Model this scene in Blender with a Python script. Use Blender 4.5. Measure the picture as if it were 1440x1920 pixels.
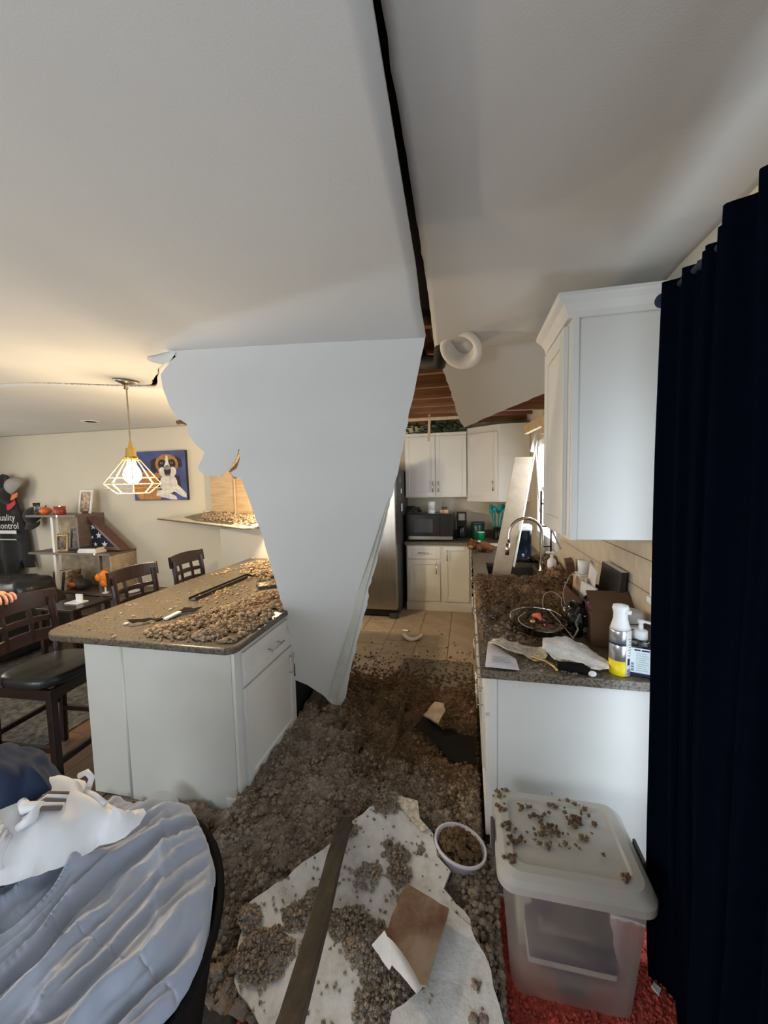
import bpy, bmesh, math, random
import numpy as np
from mathutils import Vector, Matrix, noise
from mathutils.geometry import delaunay_2d_cdt

for o in list(bpy.data.objects): bpy.data.objects.remove(o, do_unlink=True)
SC = bpy.context.scene
COL = SC.collection
PI = math.pi
R_ = math.radians
random.seed(7)

# ------------------------------------------------------------------ camera
def cam_matrix(yaw, pitch, roll, loc):
    cy, sy, cp, sp = math.cos(yaw), math.sin(yaw), math.cos(pitch), math.sin(pitch)
    fw = Vector((-sy*cp, cy*cp, -sp)); r = Vector((cy, sy, 0)); u = r.cross(fw)
    cr, sr = math.cos(roll), math.sin(roll)
    r2 = cr*r + sr*u; u2 = -sr*r + cr*u
    m = Matrix((r2, u2, -fw)).transposed().to_4x4()
    m.translation = loc
    return m
cd = bpy.data.cameras.new('camera'); cam = bpy.data.objects.new('camera', cd); COL.objects.link(cam)
cd.sensor_fit = 'VERTICAL'; cd.sensor_height = 36; cd.lens = 36*720/1920
cd.clip_start = 0.02; cd.clip_end = 100
cam.matrix_world = cam_matrix(R_(12.288), R_(4.322), R_(-1.239), (0, 0, 1.70))
SC.camera = cam

# ------------------------------------------------------------------ world, daylight, exposure
SC.view_settings.view_transform = 'Standard'; SC.view_settings.look = 'None'
SC.view_settings.gamma = 1.0; SC.view_settings.use_curve_mapping = False
SC.view_settings.exposure = -0.22
w = bpy.data.worlds.new('sky'); SC.world = w; w.use_nodes = True
w.node_tree.nodes['Background'].inputs[0].default_value = (0.78, 0.88, 1.0, 1)
w.node_tree.nodes['Background'].inputs[1].default_value = 2.2

def area(name, loc, rot, sx, sy, power, col):
    l = bpy.data.lights.new(name, 'AREA'); l.shape = 'RECTANGLE'; l.size = sx; l.size_y = sy
    l.energy = power; l.color = col
    o = bpy.data.objects.new(name, l); COL.objects.link(o); o.location = loc; o.rotation_euler = rot
    return o
COOL = (0.72, 0.86, 1.0)
# daylight standing in each window opening
area('daylight_rear_window', (-3.2, -2.55, 1.25), (R_(90), 0, 0), 2.5, 1.9, 98, (0.80, 0.90, 1.0))
area('daylight_patio_door', (0.90, -0.62, 0.75), (0, R_(90), 0), 1.3, 1.8, 24, COOL)
area('daylight_patio_door_curtained', (0.90, 0.90, 1.05), (0, R_(90), 0), 1.9, 1.15, 15, COOL)
area('daylight_sink_window', (0.86, 3.95, 1.62), (0, R_(90), 0), 0.95, 1.0, 22, (0.95, 0.97, 1.0))
area('daylight_dining_window', (-6.55, 1.6, 1.4), (0, R_(-90), 0), 1.5, 2.2, 48, (1.0, 0.90, 0.74))

# ------------------------------------------------------------------ materials
MATS = {}
def nodes(m): return m.node_tree.nodes, m.node_tree.links
def simple(name, col, rough=0.5, metal=0.0, var=0.06, scale=8.0, bump=0.0, bscale=60.0, spec=0.5,
           trans=0.0, coat=0.0, emit=None, estr=0.0, sheen=0.0, detail=4.0, stretch=None, ior=1.45, sss=0.0):
    m = bpy.data.materials.new(name); m.use_nodes = True; n, l = nodes(m)
    b = n['Principled BSDF']
    b.inputs['Roughness'].default_value = rough; b.inputs['Metallic'].default_value = metal
    b.inputs['Specular IOR Level'].default_value = spec
    b.inputs['Transmission Weight'].default_value = trans; b.inputs['Coat Weight'].default_value = coat
    b.inputs['Sheen Weight'].default_value = sheen; b.inputs['IOR'].default_value = ior
    tc = n.new('ShaderNodeTexCoord')
    src = tc.outputs['Object']
    if stretch:
        mp = n.new('ShaderNodeMapping'); mp.inputs['Scale'].default_value = stretch
        l.new(src, mp.inputs['Vector']); src = mp.outputs['Vector']
    nz = n.new('ShaderNodeTexNoise'); nz.inputs['Scale'].default_value = scale; nz.inputs['Detail'].default_value = detail
    l.new(src, nz.inputs['Vector'])
    rp = n.new('ShaderNodeValToRGB')
    c0 = [max(0, c*(1-var*2)) for c in col[:3]]; c1 = [min(1, c*(1+var*2)) for c in col[:3]]
    rp.color_ramp.elements[0].position = 0.3; rp.color_ramp.elements[0].color = (*c0, 1)
    rp.color_ramp.elements[1].position = 0.7; rp.color_ramp.elements[1].color = (*c1, 1)
    l.new(nz.outputs['Fac'], rp.inputs['Fac']); l.new(rp.outputs['Color'], b.inputs['Base Color'])
    if bump:
        n2 = n.new('ShaderNodeTexNoise'); n2.inputs['Scale'].default_value = bscale; n2.inputs['Detail'].default_value = 5
        l.new(src, n2.inputs['Vector'])
        bp = n.new('ShaderNodeBump'); bp.inputs['Strength'].default_value = bump; bp.inputs['Distance'].default_value = 0.01
        l.new(n2.outputs['Fac'], bp.inputs['Height']); l.new(bp.outputs['Normal'], b.inputs['Normal'])
    if emit:
        b.inputs['Emission Color'].default_value = (*emit, 1); b.inputs['Emission Strength'].default_value = estr
    MATS[name] = m
    return m
def ramp_mat(name, stops, scale, rough, bump=0.0, kind='noise', stretch=None, detail=8.0, bscale=None, bdist=0.01):
    m = bpy.data.materials.new(name); m.use_nodes = True; n, l = nodes(m); b = n['Principled BSDF']
    b.inputs['Roughness'].default_value = rough
    tc = n.new('ShaderNodeTexCoord'); src = tc.outputs['Object']
    if stretch:
        mp = n.new('ShaderNodeMapping'); mp.inputs['Scale'].default_value = stretch
        l.new(src, mp.inputs['Vector']); src = mp.outputs['Vector']
    if kind == 'noise':
        t = n.new('ShaderNodeTexNoise'); t.inputs['Detail'].default_value = detail; t.inputs['Roughness'].default_value = 0.65
        t.inputs['Scale'].default_value = scale; out = t.outputs['Fac']
    else:
        t = n.new('ShaderNodeTexVoronoi'); t.inputs['Scale'].default_value = scale; out = t.outputs['Color']
    l.new(src, t.inputs['Vector'])
    rp = n.new('ShaderNodeValToRGB'); e = rp.color_ramp.elements
    while len(e) < len(stops): e.new(0.5)
    for i, (p, c) in enumerate(stops): e[i].position = p; e[i].color = (*c, 1)
    l.new(out, rp.inputs['Fac']); l.new(rp.outputs['Color'], b.inputs['Base Color'])
    if bump:
        n2 = n.new('ShaderNodeTexNoise'); n2.inputs['Scale'].default_value = bscale or scale*2; n2.inputs['Detail'].default_value = 6
        l.new(src, n2.inputs['Vector'])
        bp = n.new('ShaderNodeBump'); bp.inputs['Strength'].default_value = bump; bp.inputs['Distance'].default_value = bdist
        l.new(n2.outputs['Fac'], bp.inputs['Height']); l.new(bp.outputs['Normal'], b.inputs['Normal'])
    MATS[name] = m
    return m
def glass(name, col=(1, 1, 1), rough=0.02, ior=1.45):
    m = simple(name, col, rough, trans=1.0, var=0.0, ior=ior); return m
def emis(name, col, s):
    return simple(name, (0.9, 0.85, 0.7), 0.4, emit=col, estr=s)

simple('ceiling_paint', (0.68, 0.68, 0.66), 0.9, var=0.015, scale=1.5, bump=0.06, bscale=220, spec=0.2)
simple('wall_beige', (0.66, 0.60, 0.48), 0.85, var=0.02, scale=1.2, bump=0.08, bscale=180, spec=0.25)
simple('wall_grey', (0.62, 0.60, 0.54), 0.85, var=0.02, scale=1.2, bump=0.08, bscale=180, spec=0.25)
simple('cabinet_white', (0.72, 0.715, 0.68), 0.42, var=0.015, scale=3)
simple('cabinet_shaded', (0.60, 0.585, 0.53), 0.5, var=0.02, scale=3)  # white cabinet paint darkened to hold the shade on the island end
simple('trim_white', (0.78, 0.77, 0.74), 0.5, var=0.02, scale=6)
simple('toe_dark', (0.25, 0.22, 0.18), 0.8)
simple('gypsum', (0.80, 0.79, 0.76), 0.95, var=0.05, scale=40, bump=0.5, bscale=120, spec=0.1)
simple('gypsum_edge', (0.62, 0.55, 0.44), 0.95, var=0.2, scale=60, bump=0.6, bscale=150, spec=0.1)
simple('brown_paper', (0.42, 0.33, 0.23), 0.9, var=0.12, scale=15, bump=0.2, bscale=90, spec=0.1)
simple('white_paper', (0.80, 0.79, 0.77), 0.85, var=0.03, scale=20, spec=0.2)
simple('mail_paper', (0.74, 0.72, 0.78), 0.8, var=0.03, scale=20, spec=0.2)
ramp_mat('granite', [(0.30, (0.012, 0.012, 0.010)), (0.46, (0.10, 0.085, 0.06)), (0.58, (0.24, 0.20, 0.15)), (0.72, (0.05, 0.045, 0.04))], 95, 0.28, detail=10)
ramp_mat('granite_island', [(0.30, (0.020, 0.017, 0.013)), (0.46, (0.085, 0.070, 0.050)), (0.58, (0.17, 0.14, 0.10)), (0.72, (0.05, 0.042, 0.03))], 75, 0.30, detail=10)
ramp_mat('floor_tile', [(0.3, (0.33, 0.26, 0.185)), (0.55, (0.43, 0.35, 0.255)), (0.75, (0.50, 0.42, 0.31))], 6, 0.42, bump=0.08, bscale=30)
simple('grout', (0.24, 0.19, 0.14), 0.95, var=0.1, scale=60, bump=0.3)
ramp_mat('wall_tile', [(0.3, (0.50, 0.42, 0.32)), (0.55, (0.60, 0.52, 0.41)), (0.8, (0.66, 0.58, 0.47))], 9, 0.45, bump=0.06, bscale=50)
ramp_mat('floor_wood', [(0.3, (0.10, 0.055, 0.032)), (0.5, (0.16, 0.09, 0.052)), (0.7, (0.21, 0.125, 0.075))], 6, 0.4, bump=0.1, stretch=(12, 1, 1))
ramp_mat('dark_wood', [(0.3, (0.008, 0.004, 0.0035)), (0.5, (0.016, 0.0075, 0.006)), (0.7, (0.025, 0.012, 0.009))], 8, 0.24, stretch=(1, 1, 6))
ramp_mat('shelf_wood', [(0.3, (0.11, 0.075, 0.06)), (0.5, (0.15, 0.11, 0.09)), (0.7, (0.19, 0.14, 0.115))], 6, 0.5, stretch=(1, 6, 6))
ramp_mat('case_wood', [(0.3, (0.075, 0.03, 0.022)), (0.5, (0.11, 0.045, 0.033)), (0.7, (0.14, 0.06, 0.045))], 6, 0.4, stretch=(1, 6, 6))
ramp_mat('ply_wood', [(0.3, (0.42, 0.27, 0.13)), (0.5, (0.52, 0.36, 0.19)), (0.7, (0.60, 0.44, 0.25))], 4, 0.55, stretch=(1, 1, 9), bump=0.05)
ramp_mat('joist_wood', [(0.25, (0.09, 0.036, 0.015)), (0.5, (0.17, 0.075, 0.033)), (0.75, (0.26, 0.135, 0.065))], 5, 0.8, bump=0.3, stretch=(0.6, 6, 6), bscale=12)
ramp_mat('pale_wood', [(0.25, (0.42, 0.30, 0.17)), (0.5, (0.55, 0.42, 0.26)), (0.75, (0.62, 0.50, 0.34))], 5, 0.7, bump=0.2, stretch=(6, 6, 0.6))
ramp_mat('old_stud', [(0.25, (0.028, 0.020, 0.011)), (0.5, (0.052, 0.038, 0.022)), (0.75, (0.085, 0.064, 0.038))], 5, 0.85, bump=0.3, stretch=(8, 1, 8), bscale=10)
ramp_mat('dark_board', [(0.25, (0.05, 0.036, 0.022)), (0.5, (0.075, 0.055, 0.036)), (0.75, (0.10, 0.075, 0.05))], 5, 0.7, stretch=(1, 6, 6))
ramp_mat('insulation', [(0.25, (0.17, 0.125, 0.09)), (0.5, (0.32, 0.25, 0.19)), (0.68, (0.43, 0.35, 0.275)), (0.85, (0.50, 0.435, 0.375))], 6, 1.0, bump=1.0, bscale=140, bdist=0.006)  # grey-brown fibre, greyed partly for its daylit look near the front
ramp_mat('insulation_brown', [(0.25, (0.075, 0.042, 0.019)), (0.5, (0.17, 0.102, 0.050)), (0.68, (0.26, 0.165, 0.088)), (0.85, (0.35, 0.25, 0.16))], 6, 1.0, bump=1.0, bscale=140, bdist=0.006)  # brown fibre, partly deepened with the shade of the far floor
ramp_mat('insulation_tan', [(0.25, (0.30, 0.22, 0.145)), (0.5, (0.43, 0.325, 0.22)), (0.7, (0.52, 0.41, 0.295)), (0.9, (0.50, 0.45, 0.40))], 12, 1.0, bump=1.0, bscale=150, bdist=0.005)  # tan fibre, partly pendant warmth put into the colour
ramp_mat('stained_board', [(0.36, (0.11, 0.05, 0.028)), (0.48, (0.20, 0.115, 0.07)), (0.60, (0.30, 0.215, 0.145))], 4.5, 0.9, bump=0.15, bscale=60)
ramp_mat('dusty_gypsum', [(0.28, (0.36, 0.31, 0.26)), (0.40, (0.60, 0.57, 0.53)), (0.55, (0.70, 0.69, 0.67)), (0.8, (0.74, 0.74, 0.73))], 14, 0.95, bump=0.25, bscale=80)
simple('steel', (0.42, 0.40, 0.37), 0.34, 1.0, var=0.05, scale=3, stretch=(30, 30, 1), bump=0.03, bscale=60)
simple('chrome', (0.72, 0.70, 0.67), 0.16, 1.0, var=0.02)
simple('nickel', (0.55, 0.50, 0.44), 0.27, 1.0, var=0.03)
simple('black_plastic', (0.012, 0.012, 0.013), 0.3)
simple('black_matte', (0.008, 0.0075, 0.0075), 0.85, spec=0.12)
simple('dark_grey', (0.06, 0.06, 0.062), 0.5)
simple('iron', (0.05, 0.042, 0.036), 0.5, 0.6)
simple('leather', (0.016, 0.017, 0.016), 0.28, bump=0.15, bscale=90, var=0.1)
simple('navy_curtain', (0.0012, 0.0026, 0.008), 0.95, var=0.06, scale=30, bump=0.15, bscale=500, spec=0.04)
simple('satin_grey', (0.35, 0.39, 0.48), 0.42, var=0.03, scale=5, sheen=0.5, bump=0.04, bscale=250)
simple('white_cotton', (0.78, 0.78, 0.80), 0.85, var=0.02, scale=8, sheen=0.3, bump=0.12, bscale=350)
simple('navy_cotton', (0.011, 0.022, 0.055), 0.9, var=0.08, scale=12, sheen=0.02, bump=0.1, bscale=300)
simple('black_cotton', (0.022, 0.022, 0.023), 0.95, var=0.08, scale=14, sheen=0.2, bump=0.15, bscale=200)
simple('stripe_brown', (0.17, 0.13, 0.11), 0.8)
simple('cap_grey', (0.36, 0.34, 0.31), 0.9, bump=0.15, bscale=200)
simple('cap_orange', (0.82, 0.23, 0.10), 0.8)
simple('cap_red', (0.60, 0.06, 0.07), 0.8)
simple('pumpkin', (0.80, 0.16, 0.03), 0.5, var=0.1, scale=20)
simple('lantern_orange', (0.95, 0.24, 0.02), 0.5, var=0.05, scale=20)
simple('candle_red', (0.33, 0.05, 0.03), 0.35)
simple('gold', (0.72, 0.52, 0.25), 0.35, 0.7, var=0.1, scale=40)
simple('book_maroon', (0.09, 0.015, 0.025), 0.5)
simple('book_cream', (0.78, 0.72, 0.62), 0.7)
simple('book_dark', (0.03, 0.03, 0.035), 0.6)
simple('flag_navy', (0.012, 0.017, 0.035), 0.8, var=0.1, scale=60)
simple('photo_print', (0.20, 0.15, 0.13), 0.5, var=0.45, scale=26)
simple('photo_warm', (0.42, 0.30, 0.20), 0.5, var=0.4, scale=22)
simple('canvas_blue', (0.07, 0.085, 0.23), 0.75, var=0.14, scale=6)
simple('paint_edge', (0.02, 0.018, 0.03), 0.7)
simple('paint_brown', (0.40, 0.20, 0.055), 0.75, var=0.15, scale=30)
simple('paint_orange', (0.50, 0.21, 0.06), 0.75, var=0.12, scale=20)
simple('paint_dark', (0.035, 0.022, 0.022), 0.75)
simple('paint_white', (0.74, 0.69, 0.60), 0.75, var=0.12, scale=22)
simple('paint_grey', (0.30, 0.26, 0.27), 0.75)
simple('cardboard', (0.10, 0.052, 0.026), 0.85, var=0.06, scale=10, bump=0.05)
simple('yellow', (0.85, 0.68, 0.01), 0.4, var=0.02)
simple('can_silver', (0.62, 0.62, 0.63), 0.3, 0.85, var=0.03)
simple('white_plastic', (0.82, 0.83, 0.84), 0.4, var=0.01)
simple('grey_plastic', (0.50, 0.52, 0.54), 0.45, var=0.02)
simple('ink_navy', (0.012, 0.018, 0.07), 0.5)
simple('label_blue_white', (0.72, 0.84, 0.88), 0.6, var=0.01)
simple('ink_grey', (0.22, 0.27, 0.30), 0.6)
m = bpy.data.materials.new('bin_plastic'); m.use_nodes = True; n, l = nodes(m); b = n['Principled BSDF']
b.inputs['Base Color'].default_value = (0.86, 0.85, 0.82, 1); b.inputs['Roughness'].default_value = 0.4
_tl = n.new('ShaderNodeBsdfTranslucent'); _tl.inputs[0].default_value = (0.92, 0.91, 0.88, 1); _tp = n.new('ShaderNodeBsdfTransparent'); _tp.inputs[0].default_value = (0.95, 0.94, 0.92, 1)
_m1 = n.new('ShaderNodeMixShader'); _m1.inputs[0].default_value = 0.72; _m2 = n.new('ShaderNodeMixShader'); _m2.inputs[0].default_value = 0.50
l.new(b.outputs[0], _m1.inputs[1]); l.new(_tl.outputs[0], _m1.inputs[2]); l.new(_m1.outputs[0], _m2.inputs[1]); l.new(_tp.outputs[0], _m2.inputs[2]); l.new(_m2.outputs[0], n['Material Output'].inputs[0]); MATS['bin_plastic'] = m
simple('bin_lid', (0.60, 0.58, 0.53), 0.5, var=0.02, scale=4)
m = MATS['bin_lid']; n, l = nodes(m); _tl = n.new('ShaderNodeBsdfTranslucent'); _tl.inputs[0].default_value = (0.80, 0.78, 0.72, 1); _mx = n.new('ShaderNodeMixShader'); _mx.inputs[0].default_value = 0.35
l.new(n['Principled BSDF'].outputs[0], _mx.inputs[1]); l.new(_tl.outputs[0], _mx.inputs[2]); l.new(_mx.outputs[0], n['Material Output'].inputs[0])
simple('content_purple', (0.025, 0.015, 0.045), 0.8)
simple('content_brown', (0.26, 0.17, 0.13), 0.8)
simple('rug_red', (0.62, 0.10, 0.07), 0.95, var=0.14, scale=70, sheen=0.2)
simple('mat_grey', (0.20, 0.175, 0.14), 0.95, var=0.12, scale=50, bump=0.4, bscale=200)
ramp_mat('rug_dark', [(0.35, (0.02, 0.02, 0.02)), (0.5, (0.07, 0.065, 0.06)), (0.7, (0.14, 0.13, 0.115))], 26, 0.95, bump=0.3)
simple('skin', (0.62, 0.30, 0.22), 0.55, var=0.06, scale=30, bump=0.05)
simple('hair_brown', (0.06, 0.035, 0.02), 0.7)
simple('eye_white', (0.8, 0.8, 0.78), 0.3)
simple('lip', (0.50, 0.18, 0.15), 0.5)
simple('denim', (0.05, 0.075, 0.13), 0.9, var=0.1, scale=30)
simple('shirt_grey', (0.08, 0.085, 0.09), 0.9, var=0.1, scale=20)
simple('plush_brown', (0.17, 0.065, 0.02), 1.0, var=0.3, scale=60, bump=1.0, bscale=260)
simple('plush_tan', (0.36, 0.22, 0.07), 1.0, var=0.2, scale=60, bump=1.0, bscale=260)
simple('green_cup', (0.0, 0.32, 0.10), 0.45)
simple('teal', (0.0, 0.34, 0.36), 0.4)
simple('teal_dark', (0.01, 0.10, 0.085), 0.3, trans=0.3)
glass('glass_blue', (0.06, 0.16, 0.42), 0.08)
glass('glass_clear', (0.93, 0.95, 0.96), 0.03)
glass('bag_plastic', (0.45, 0.46, 0.42), 0.12)
glass('sanitizer', (0.60, 0.66, 0.72), 0.05)
glass('sanitizer_blue', (0.16, 0.22, 0.42), 0.08)
glass('glass_smoke', (0.55, 0.55, 0.50), 0.05)
glass('glass_purple', (0.35, 0.10, 0.28), 0.05)
simple('leaf_green', (0.025, 0.055, 0.022), 0.7, var=0.3, scale=40)
simple('cord_white', (0.46, 0.40, 0.32), 0.5)
simple('pink', (0.75, 0.16, 0.12), 0.5)
simple('brass', (0.62, 0.44, 0.14), 0.3, 0.9)
simple('duct_black', (0.01, 0.01, 0.01), 0.7)
simple('red_wire', (0.45, 0.02, 0.03), 0.5)
simple('cage_brass', (0.86, 0.60, 0.24), 0.4, 0.35)
emis('bulb', (1.0, 0.80, 0.42), 30.0)
emis('flame', (1.0, 0.62, 0.25), 6.0)

# ------------------------------------------------------------------ geometry helpers
def WL(o):
    v = Vector((0, 0, 0))
    while o is not None: v += o.location; o = o.parent
    return v
class G:
    def __init__(s): s.v = []; s.f = []; s.m = []; s.mi = 0
    def add(s, vs, fs):
        k = len(s.v); s.v += [tuple(v) for v in vs]; s.f += [tuple(i+k for i in f) for f in fs]; s.m += [s.mi]*len(fs); return s
    def mat(s, i): s.mi = i; return s
    def box(s, x0, x1, y0, y1, z0, z1):
        return s.add([(x0,y0,z0),(x1,y0,z0),(x1,y1,z0),(x0,y1,z0),(x0,y0,z1),(x1,y0,z1),(x1,y1,z1),(x0,y1,z1)],
                     [(3,2,1,0),(4,5,6,7),(0,1,5,4),(1,2,6,5),(2,3,7,6),(3,0,4,7)])
    def obox(s, o, a, b, c):
        o, a, b, c = Vector(o), Vector(a), Vector(b), Vector(c)
        vs = [o, o+a, o+a+b, o+b, o+c, o+a+c, o+a+b+c, o+b+c]
        fs = [(3,2,1,0),(4,5,6,7),(0,1,5,4),(1,2,6,5),(2,3,7,6),(3,0,4,7)]
        if a.cross(b).dot(c) < 0: fs = [f[::-1] for f in fs]
        return s.add(vs, fs)
    def bar(s, p0, p1, w, h, up=(0,0,1)):
        p0, p1 = Vector(p0), Vector(p1); d = (p1-p0); u = Vector(up)
        a = d.cross(u)
        if a.length < 1e-5: a = d.cross(Vector((1,0,0)))
        a = a.normalized()*w; c = a.cross(d).normalized()*h
        return s.obox(p0-a/2-c/2, d, a, c)
    def cyl(s, p0, p1, r0, r1=None, n=16, caps=True):
        r1 = r0 if r1 is None else r1
        p0, p1 = Vector(p0), Vector(p1); d = (p1-p0).normalized()
        a = d.orthogonal().normalized(); b = d.cross(a)
        vs = []
        for p, r in ((p0, r0), (p1, r1)):
            for i in range(n):
                t = 2*PI*i/n; vs.append(p+a*math.cos(t)*r+b*math.sin(t)*r)
        fs = [(i, (i+1)%n, n+(i+1)%n, n+i) for i in range(n)]
        if caps: fs += [tuple(range(n))[::-1], tuple(range(n, 2*n))]
        return s.add(vs, fs)
    def tube(s, pts, r, n=8, closed=False):
        pts = [Vector(p) for p in pts]; m = len(pts); vs = []
        rr = r if isinstance(r, (list, tuple)) else [r]*m
        a = None
        for i, p in enumerate(pts):
            if closed: d = pts[(i+1)%m]-pts[i-1]
            else: d = pts[min(i+1, m-1)]-pts[max(i-1, 0)]
            d.normalize()
            if a is None: a = d.orthogonal().normalized()
            a = (a-d*a.dot(d)).normalized(); b = d.cross(a)
            for j in range(n):
                t = 2*PI*j/n; vs.append(p+(a*math.cos(t)+b*math.sin(t))*rr[i])
        fs = []
        for i in range(m if closed else m-1):
            k = (i+1) % m
            for j in range(n): fs.append((i*n+j, i*n+(j+1)%n, k*n+(j+1)%n, k*n+j))
        if not closed: fs += [tuple(range(n))[::-1], tuple(range((m-1)*n, m*n))]
        return s.add(vs, fs)
    def lathe(s, prof, c=(0,0,0), n=24, sx=1.0, sy=1.0, ax=None):
        vs = []; fs = []
        M = Matrix.Identity(3) if ax is None else Vector((0,0,1)).rotation_difference(Vector(ax)).to_matrix()
        for r, z in prof:
            for j in range(n):
                t = 2*PI*j/n; vs.append(M@Vector((r*math.cos(t)*sx, r*math.sin(t)*sy, z))+Vector(c))
        for i in range(len(prof)-1):
            for j in range(n): fs.append((i*n+j, i*n+(j+1)%n, (i+1)*n+(j+1)%n, (i+1)*n+j))
        if prof[0][0] > 1e-6: fs.append(tuple(range(n))[::-1])
        if prof[-1][0] > 1e-6: fs.append(tuple(range((len(prof)-1)*n, len(prof)*n)))
        return s.add(vs, fs)
    def prism(s, poly, fn0, fn1):
        n = len(poly); vs = [fn0(*p) for p in poly]+[fn1(*p) for p in poly]
        fs = [tuple(range(n))[::-1], tuple(range(n, 2*n))]+[(i, (i+1)%n, n+(i+1)%n, n+i) for i in range(n)]
        return s.add(vs, fs)
    def zprism(s, poly, z0, z1): return s.prism(poly, lambda x, y: (x, y, z0), lambda x, y: (x, y, z1))
    def ell(s, c, r, n=16, k=10, M=None):
        vs = []; fs = []; c = Vector(c); r = (r, r, r) if isinstance(r, (int, float)) else r
        for i in range(k+1):
            ph = PI*i/k
            for j in range(n):
                t = 2*PI*j/n; v = Vector((r[0]*math.sin(ph)*math.cos(t), r[1]*math.sin(ph)*math.sin(t), -r[2]*math.cos(ph)))
                vs.append(c+(M@v if M else v))
        for i in range(k):
            for j in range(n): fs.append((i*n+j, i*n+(j+1)%n, (i+1)*n+(j+1)%n, (i+1)*n+j))
        return s.add(vs, fs)
    def grid(s, nu, nv, fn):
        vs = [fn(i/nu, j/nv) for j in range(nv+1) for i in range(nu+1)]
        fs = [(j*(nu+1)+i, j*(nu+1)+i+1, (j+1)*(nu+1)+i+1, (j+1)*(nu+1)+i) for j in range(nv) for i in range(nu)]
        return s.add(vs, fs)
    def build(s, name, mats, parent=None, local=False, smooth=False, bevel=0.0, solid=0.0, off=-1.0, rim=0, bk=0, sub=0, origin=None):
        me = bpy.data.meshes.new(name)
        vs = np.array(s.v, dtype=float)
        if parent is not None: o_w = WL(parent) if not local else Vector((0,0,0)); base = Vector((0,0,0))
        else:
            mn, mx = vs.min(0), vs.max(0)
            o_w = Vector(origin) if origin else Vector(((mn[0]+mx[0])/2, (mn[1]+mx[1])/2, mn[2])); base = o_w
        vs = vs-np.array(o_w)
        me.from_pydata(vs.tolist(), [], s.f)
        if isinstance(mats, str): mats = [mats]
        for q in mats: me.materials.append(MATS[q])
        me.polygons.foreach_set('material_index', s.m)
        if smooth: me.polygons.foreach_set('use_smooth', [True]*len(me.polygons))
        me.update()
        o = bpy.data.objects.new(name, me); COL.objects.link(o); o.location = base
        if parent is not None: o.parent = parent
        if solid:
            q = o.modifiers.new('solid', 'SOLIDIFY'); q.thickness = solid; q.offset = off; q.material_offset_rim = rim; q.material_offset = bk
        if bevel:
            q = o.modifiers.new('bevel', 'BEVEL'); q.width = bevel; q.segments = 2; q.limit_method = 'ANGLE'; q.angle_limit = R_(40)
        if sub:
            q = o.modifiers.new('sub', 'SUBSURF'); q.levels = sub; q.render_levels = sub
        return o
def tag(o, label, cat, group=None, kind=None):
    o['label'] = label; o['category'] = cat
    if group: o['group'] = group
    if kind: o['kind'] = kind
    return o
def struct(o, label=None):
    o['kind'] = 'structure'
    if label: o['label'] = label
    return o
def thing(name, label, cat, loc=(0,0,0), rz=0.0, group=None):
    o = bpy.data.objects.new(name, None); COL.objects.link(o); o.location = loc; o.rotation_euler = (0, 0, rz); o.empty_display_size = 0.05
    return tag(o, label, cat, group)
def copy_tree(o, parent=None):
    c = o.copy(); COL.objects.link(c); c.parent = parent
    for ch in list(o.children): copy_tree(ch, c)
    return c
def fbm(x, y, z=0.0, oct=4):
    return noise.fractal(Vector((x, y, z)), 1.0, 2.0, oct)
def smooth01(t): t = max(0.0, min(1.0, t)); return t*t*(3-2*t)
def lerp(a, b, t): return a+(b-a)*t
def inpoly(x, y, P):
    c = False; n = len(P); j = n-1
    for i in range(n):
        if (P[i][1] > y) != (P[j][1] > y) and x < (P[j][0]-P[i][0])*(y-P[i][1])/(P[j][1]-P[i][1])+P[i][0]: c = not c
        j = i
    return c
def jag(P, step, amp, seed=0, skip=()):
    rnd = random.Random(seed); out = []; n = len(P)
    for i in range(n):
        a, b = Vector(P[i]), Vector(P[(i+1)%n]); L = (b-a).length; k = max(1, int(L/step))
        nrm = Vector((-(b-a).y, (b-a).x)).normalized() if L > 0 else Vector((0,0))
        for q in range(k):
            p = a.lerp(b, q/k)
            if q and i not in skip: p = p+nrm*rnd.uniform(-amp, amp)
            out.append((p.x, p.y))
    return out
def sheet(name, outline, fn, res, mats, thick, parent=None, smooth=True, off=-1.0, rim=1, bk=0, holes=()):
    """a bent sheet: 2-D outline triangulated with inner points, mapped to 3-D and given thickness"""
    P = outline; vs = [Vector(p) for p in P]; n = len(P); ed = [(i, (i+1)%n) for i in range(n)]
    xs = [p[0] for p in P]; ys = [p[1] for p in P]
    y = min(ys)+res/2
    while y < max(ys):
        x = min(xs)+res/2
        while x < max(xs):
            if inpoly(x, y, P):
                dmin = min((Vector((x, y))-v).length for v in vs[:n])
                if dmin > res*0.35: vs.append(Vector((x, y)))
            x += res
        y += res
    ov, oe, of, *_ = delaunay_2d_cdt(vs, ed, [], 1, 1e-6)
    g = G(); g.add([fn(v.x, v.y) for v in ov], [tuple(f) for f in of])
    o = g.build(name, mats, parent, smooth=smooth, solid=thick, off=off, rim=rim, bk=bk)
    q = o.modifiers.new('split', 'EDGE_SPLIT'); q.split_angle = R_(50)
    return o
def vor(v): return min(1.0, noise.voronoi(v)[0][0])
def billow(x, y, s=0.0):
    return 0.060*(0.55-vor(Vector((x*10+0.5*fbm(x*8, y*8), y*10, s))))+0.036*(0.6-vor(Vector((x*23, y*23, s+1))))+0.014*(0.7-vor(Vector((x*58, y*58, s+3))))+0.006*fbm(x*70, y*70, s)
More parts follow.
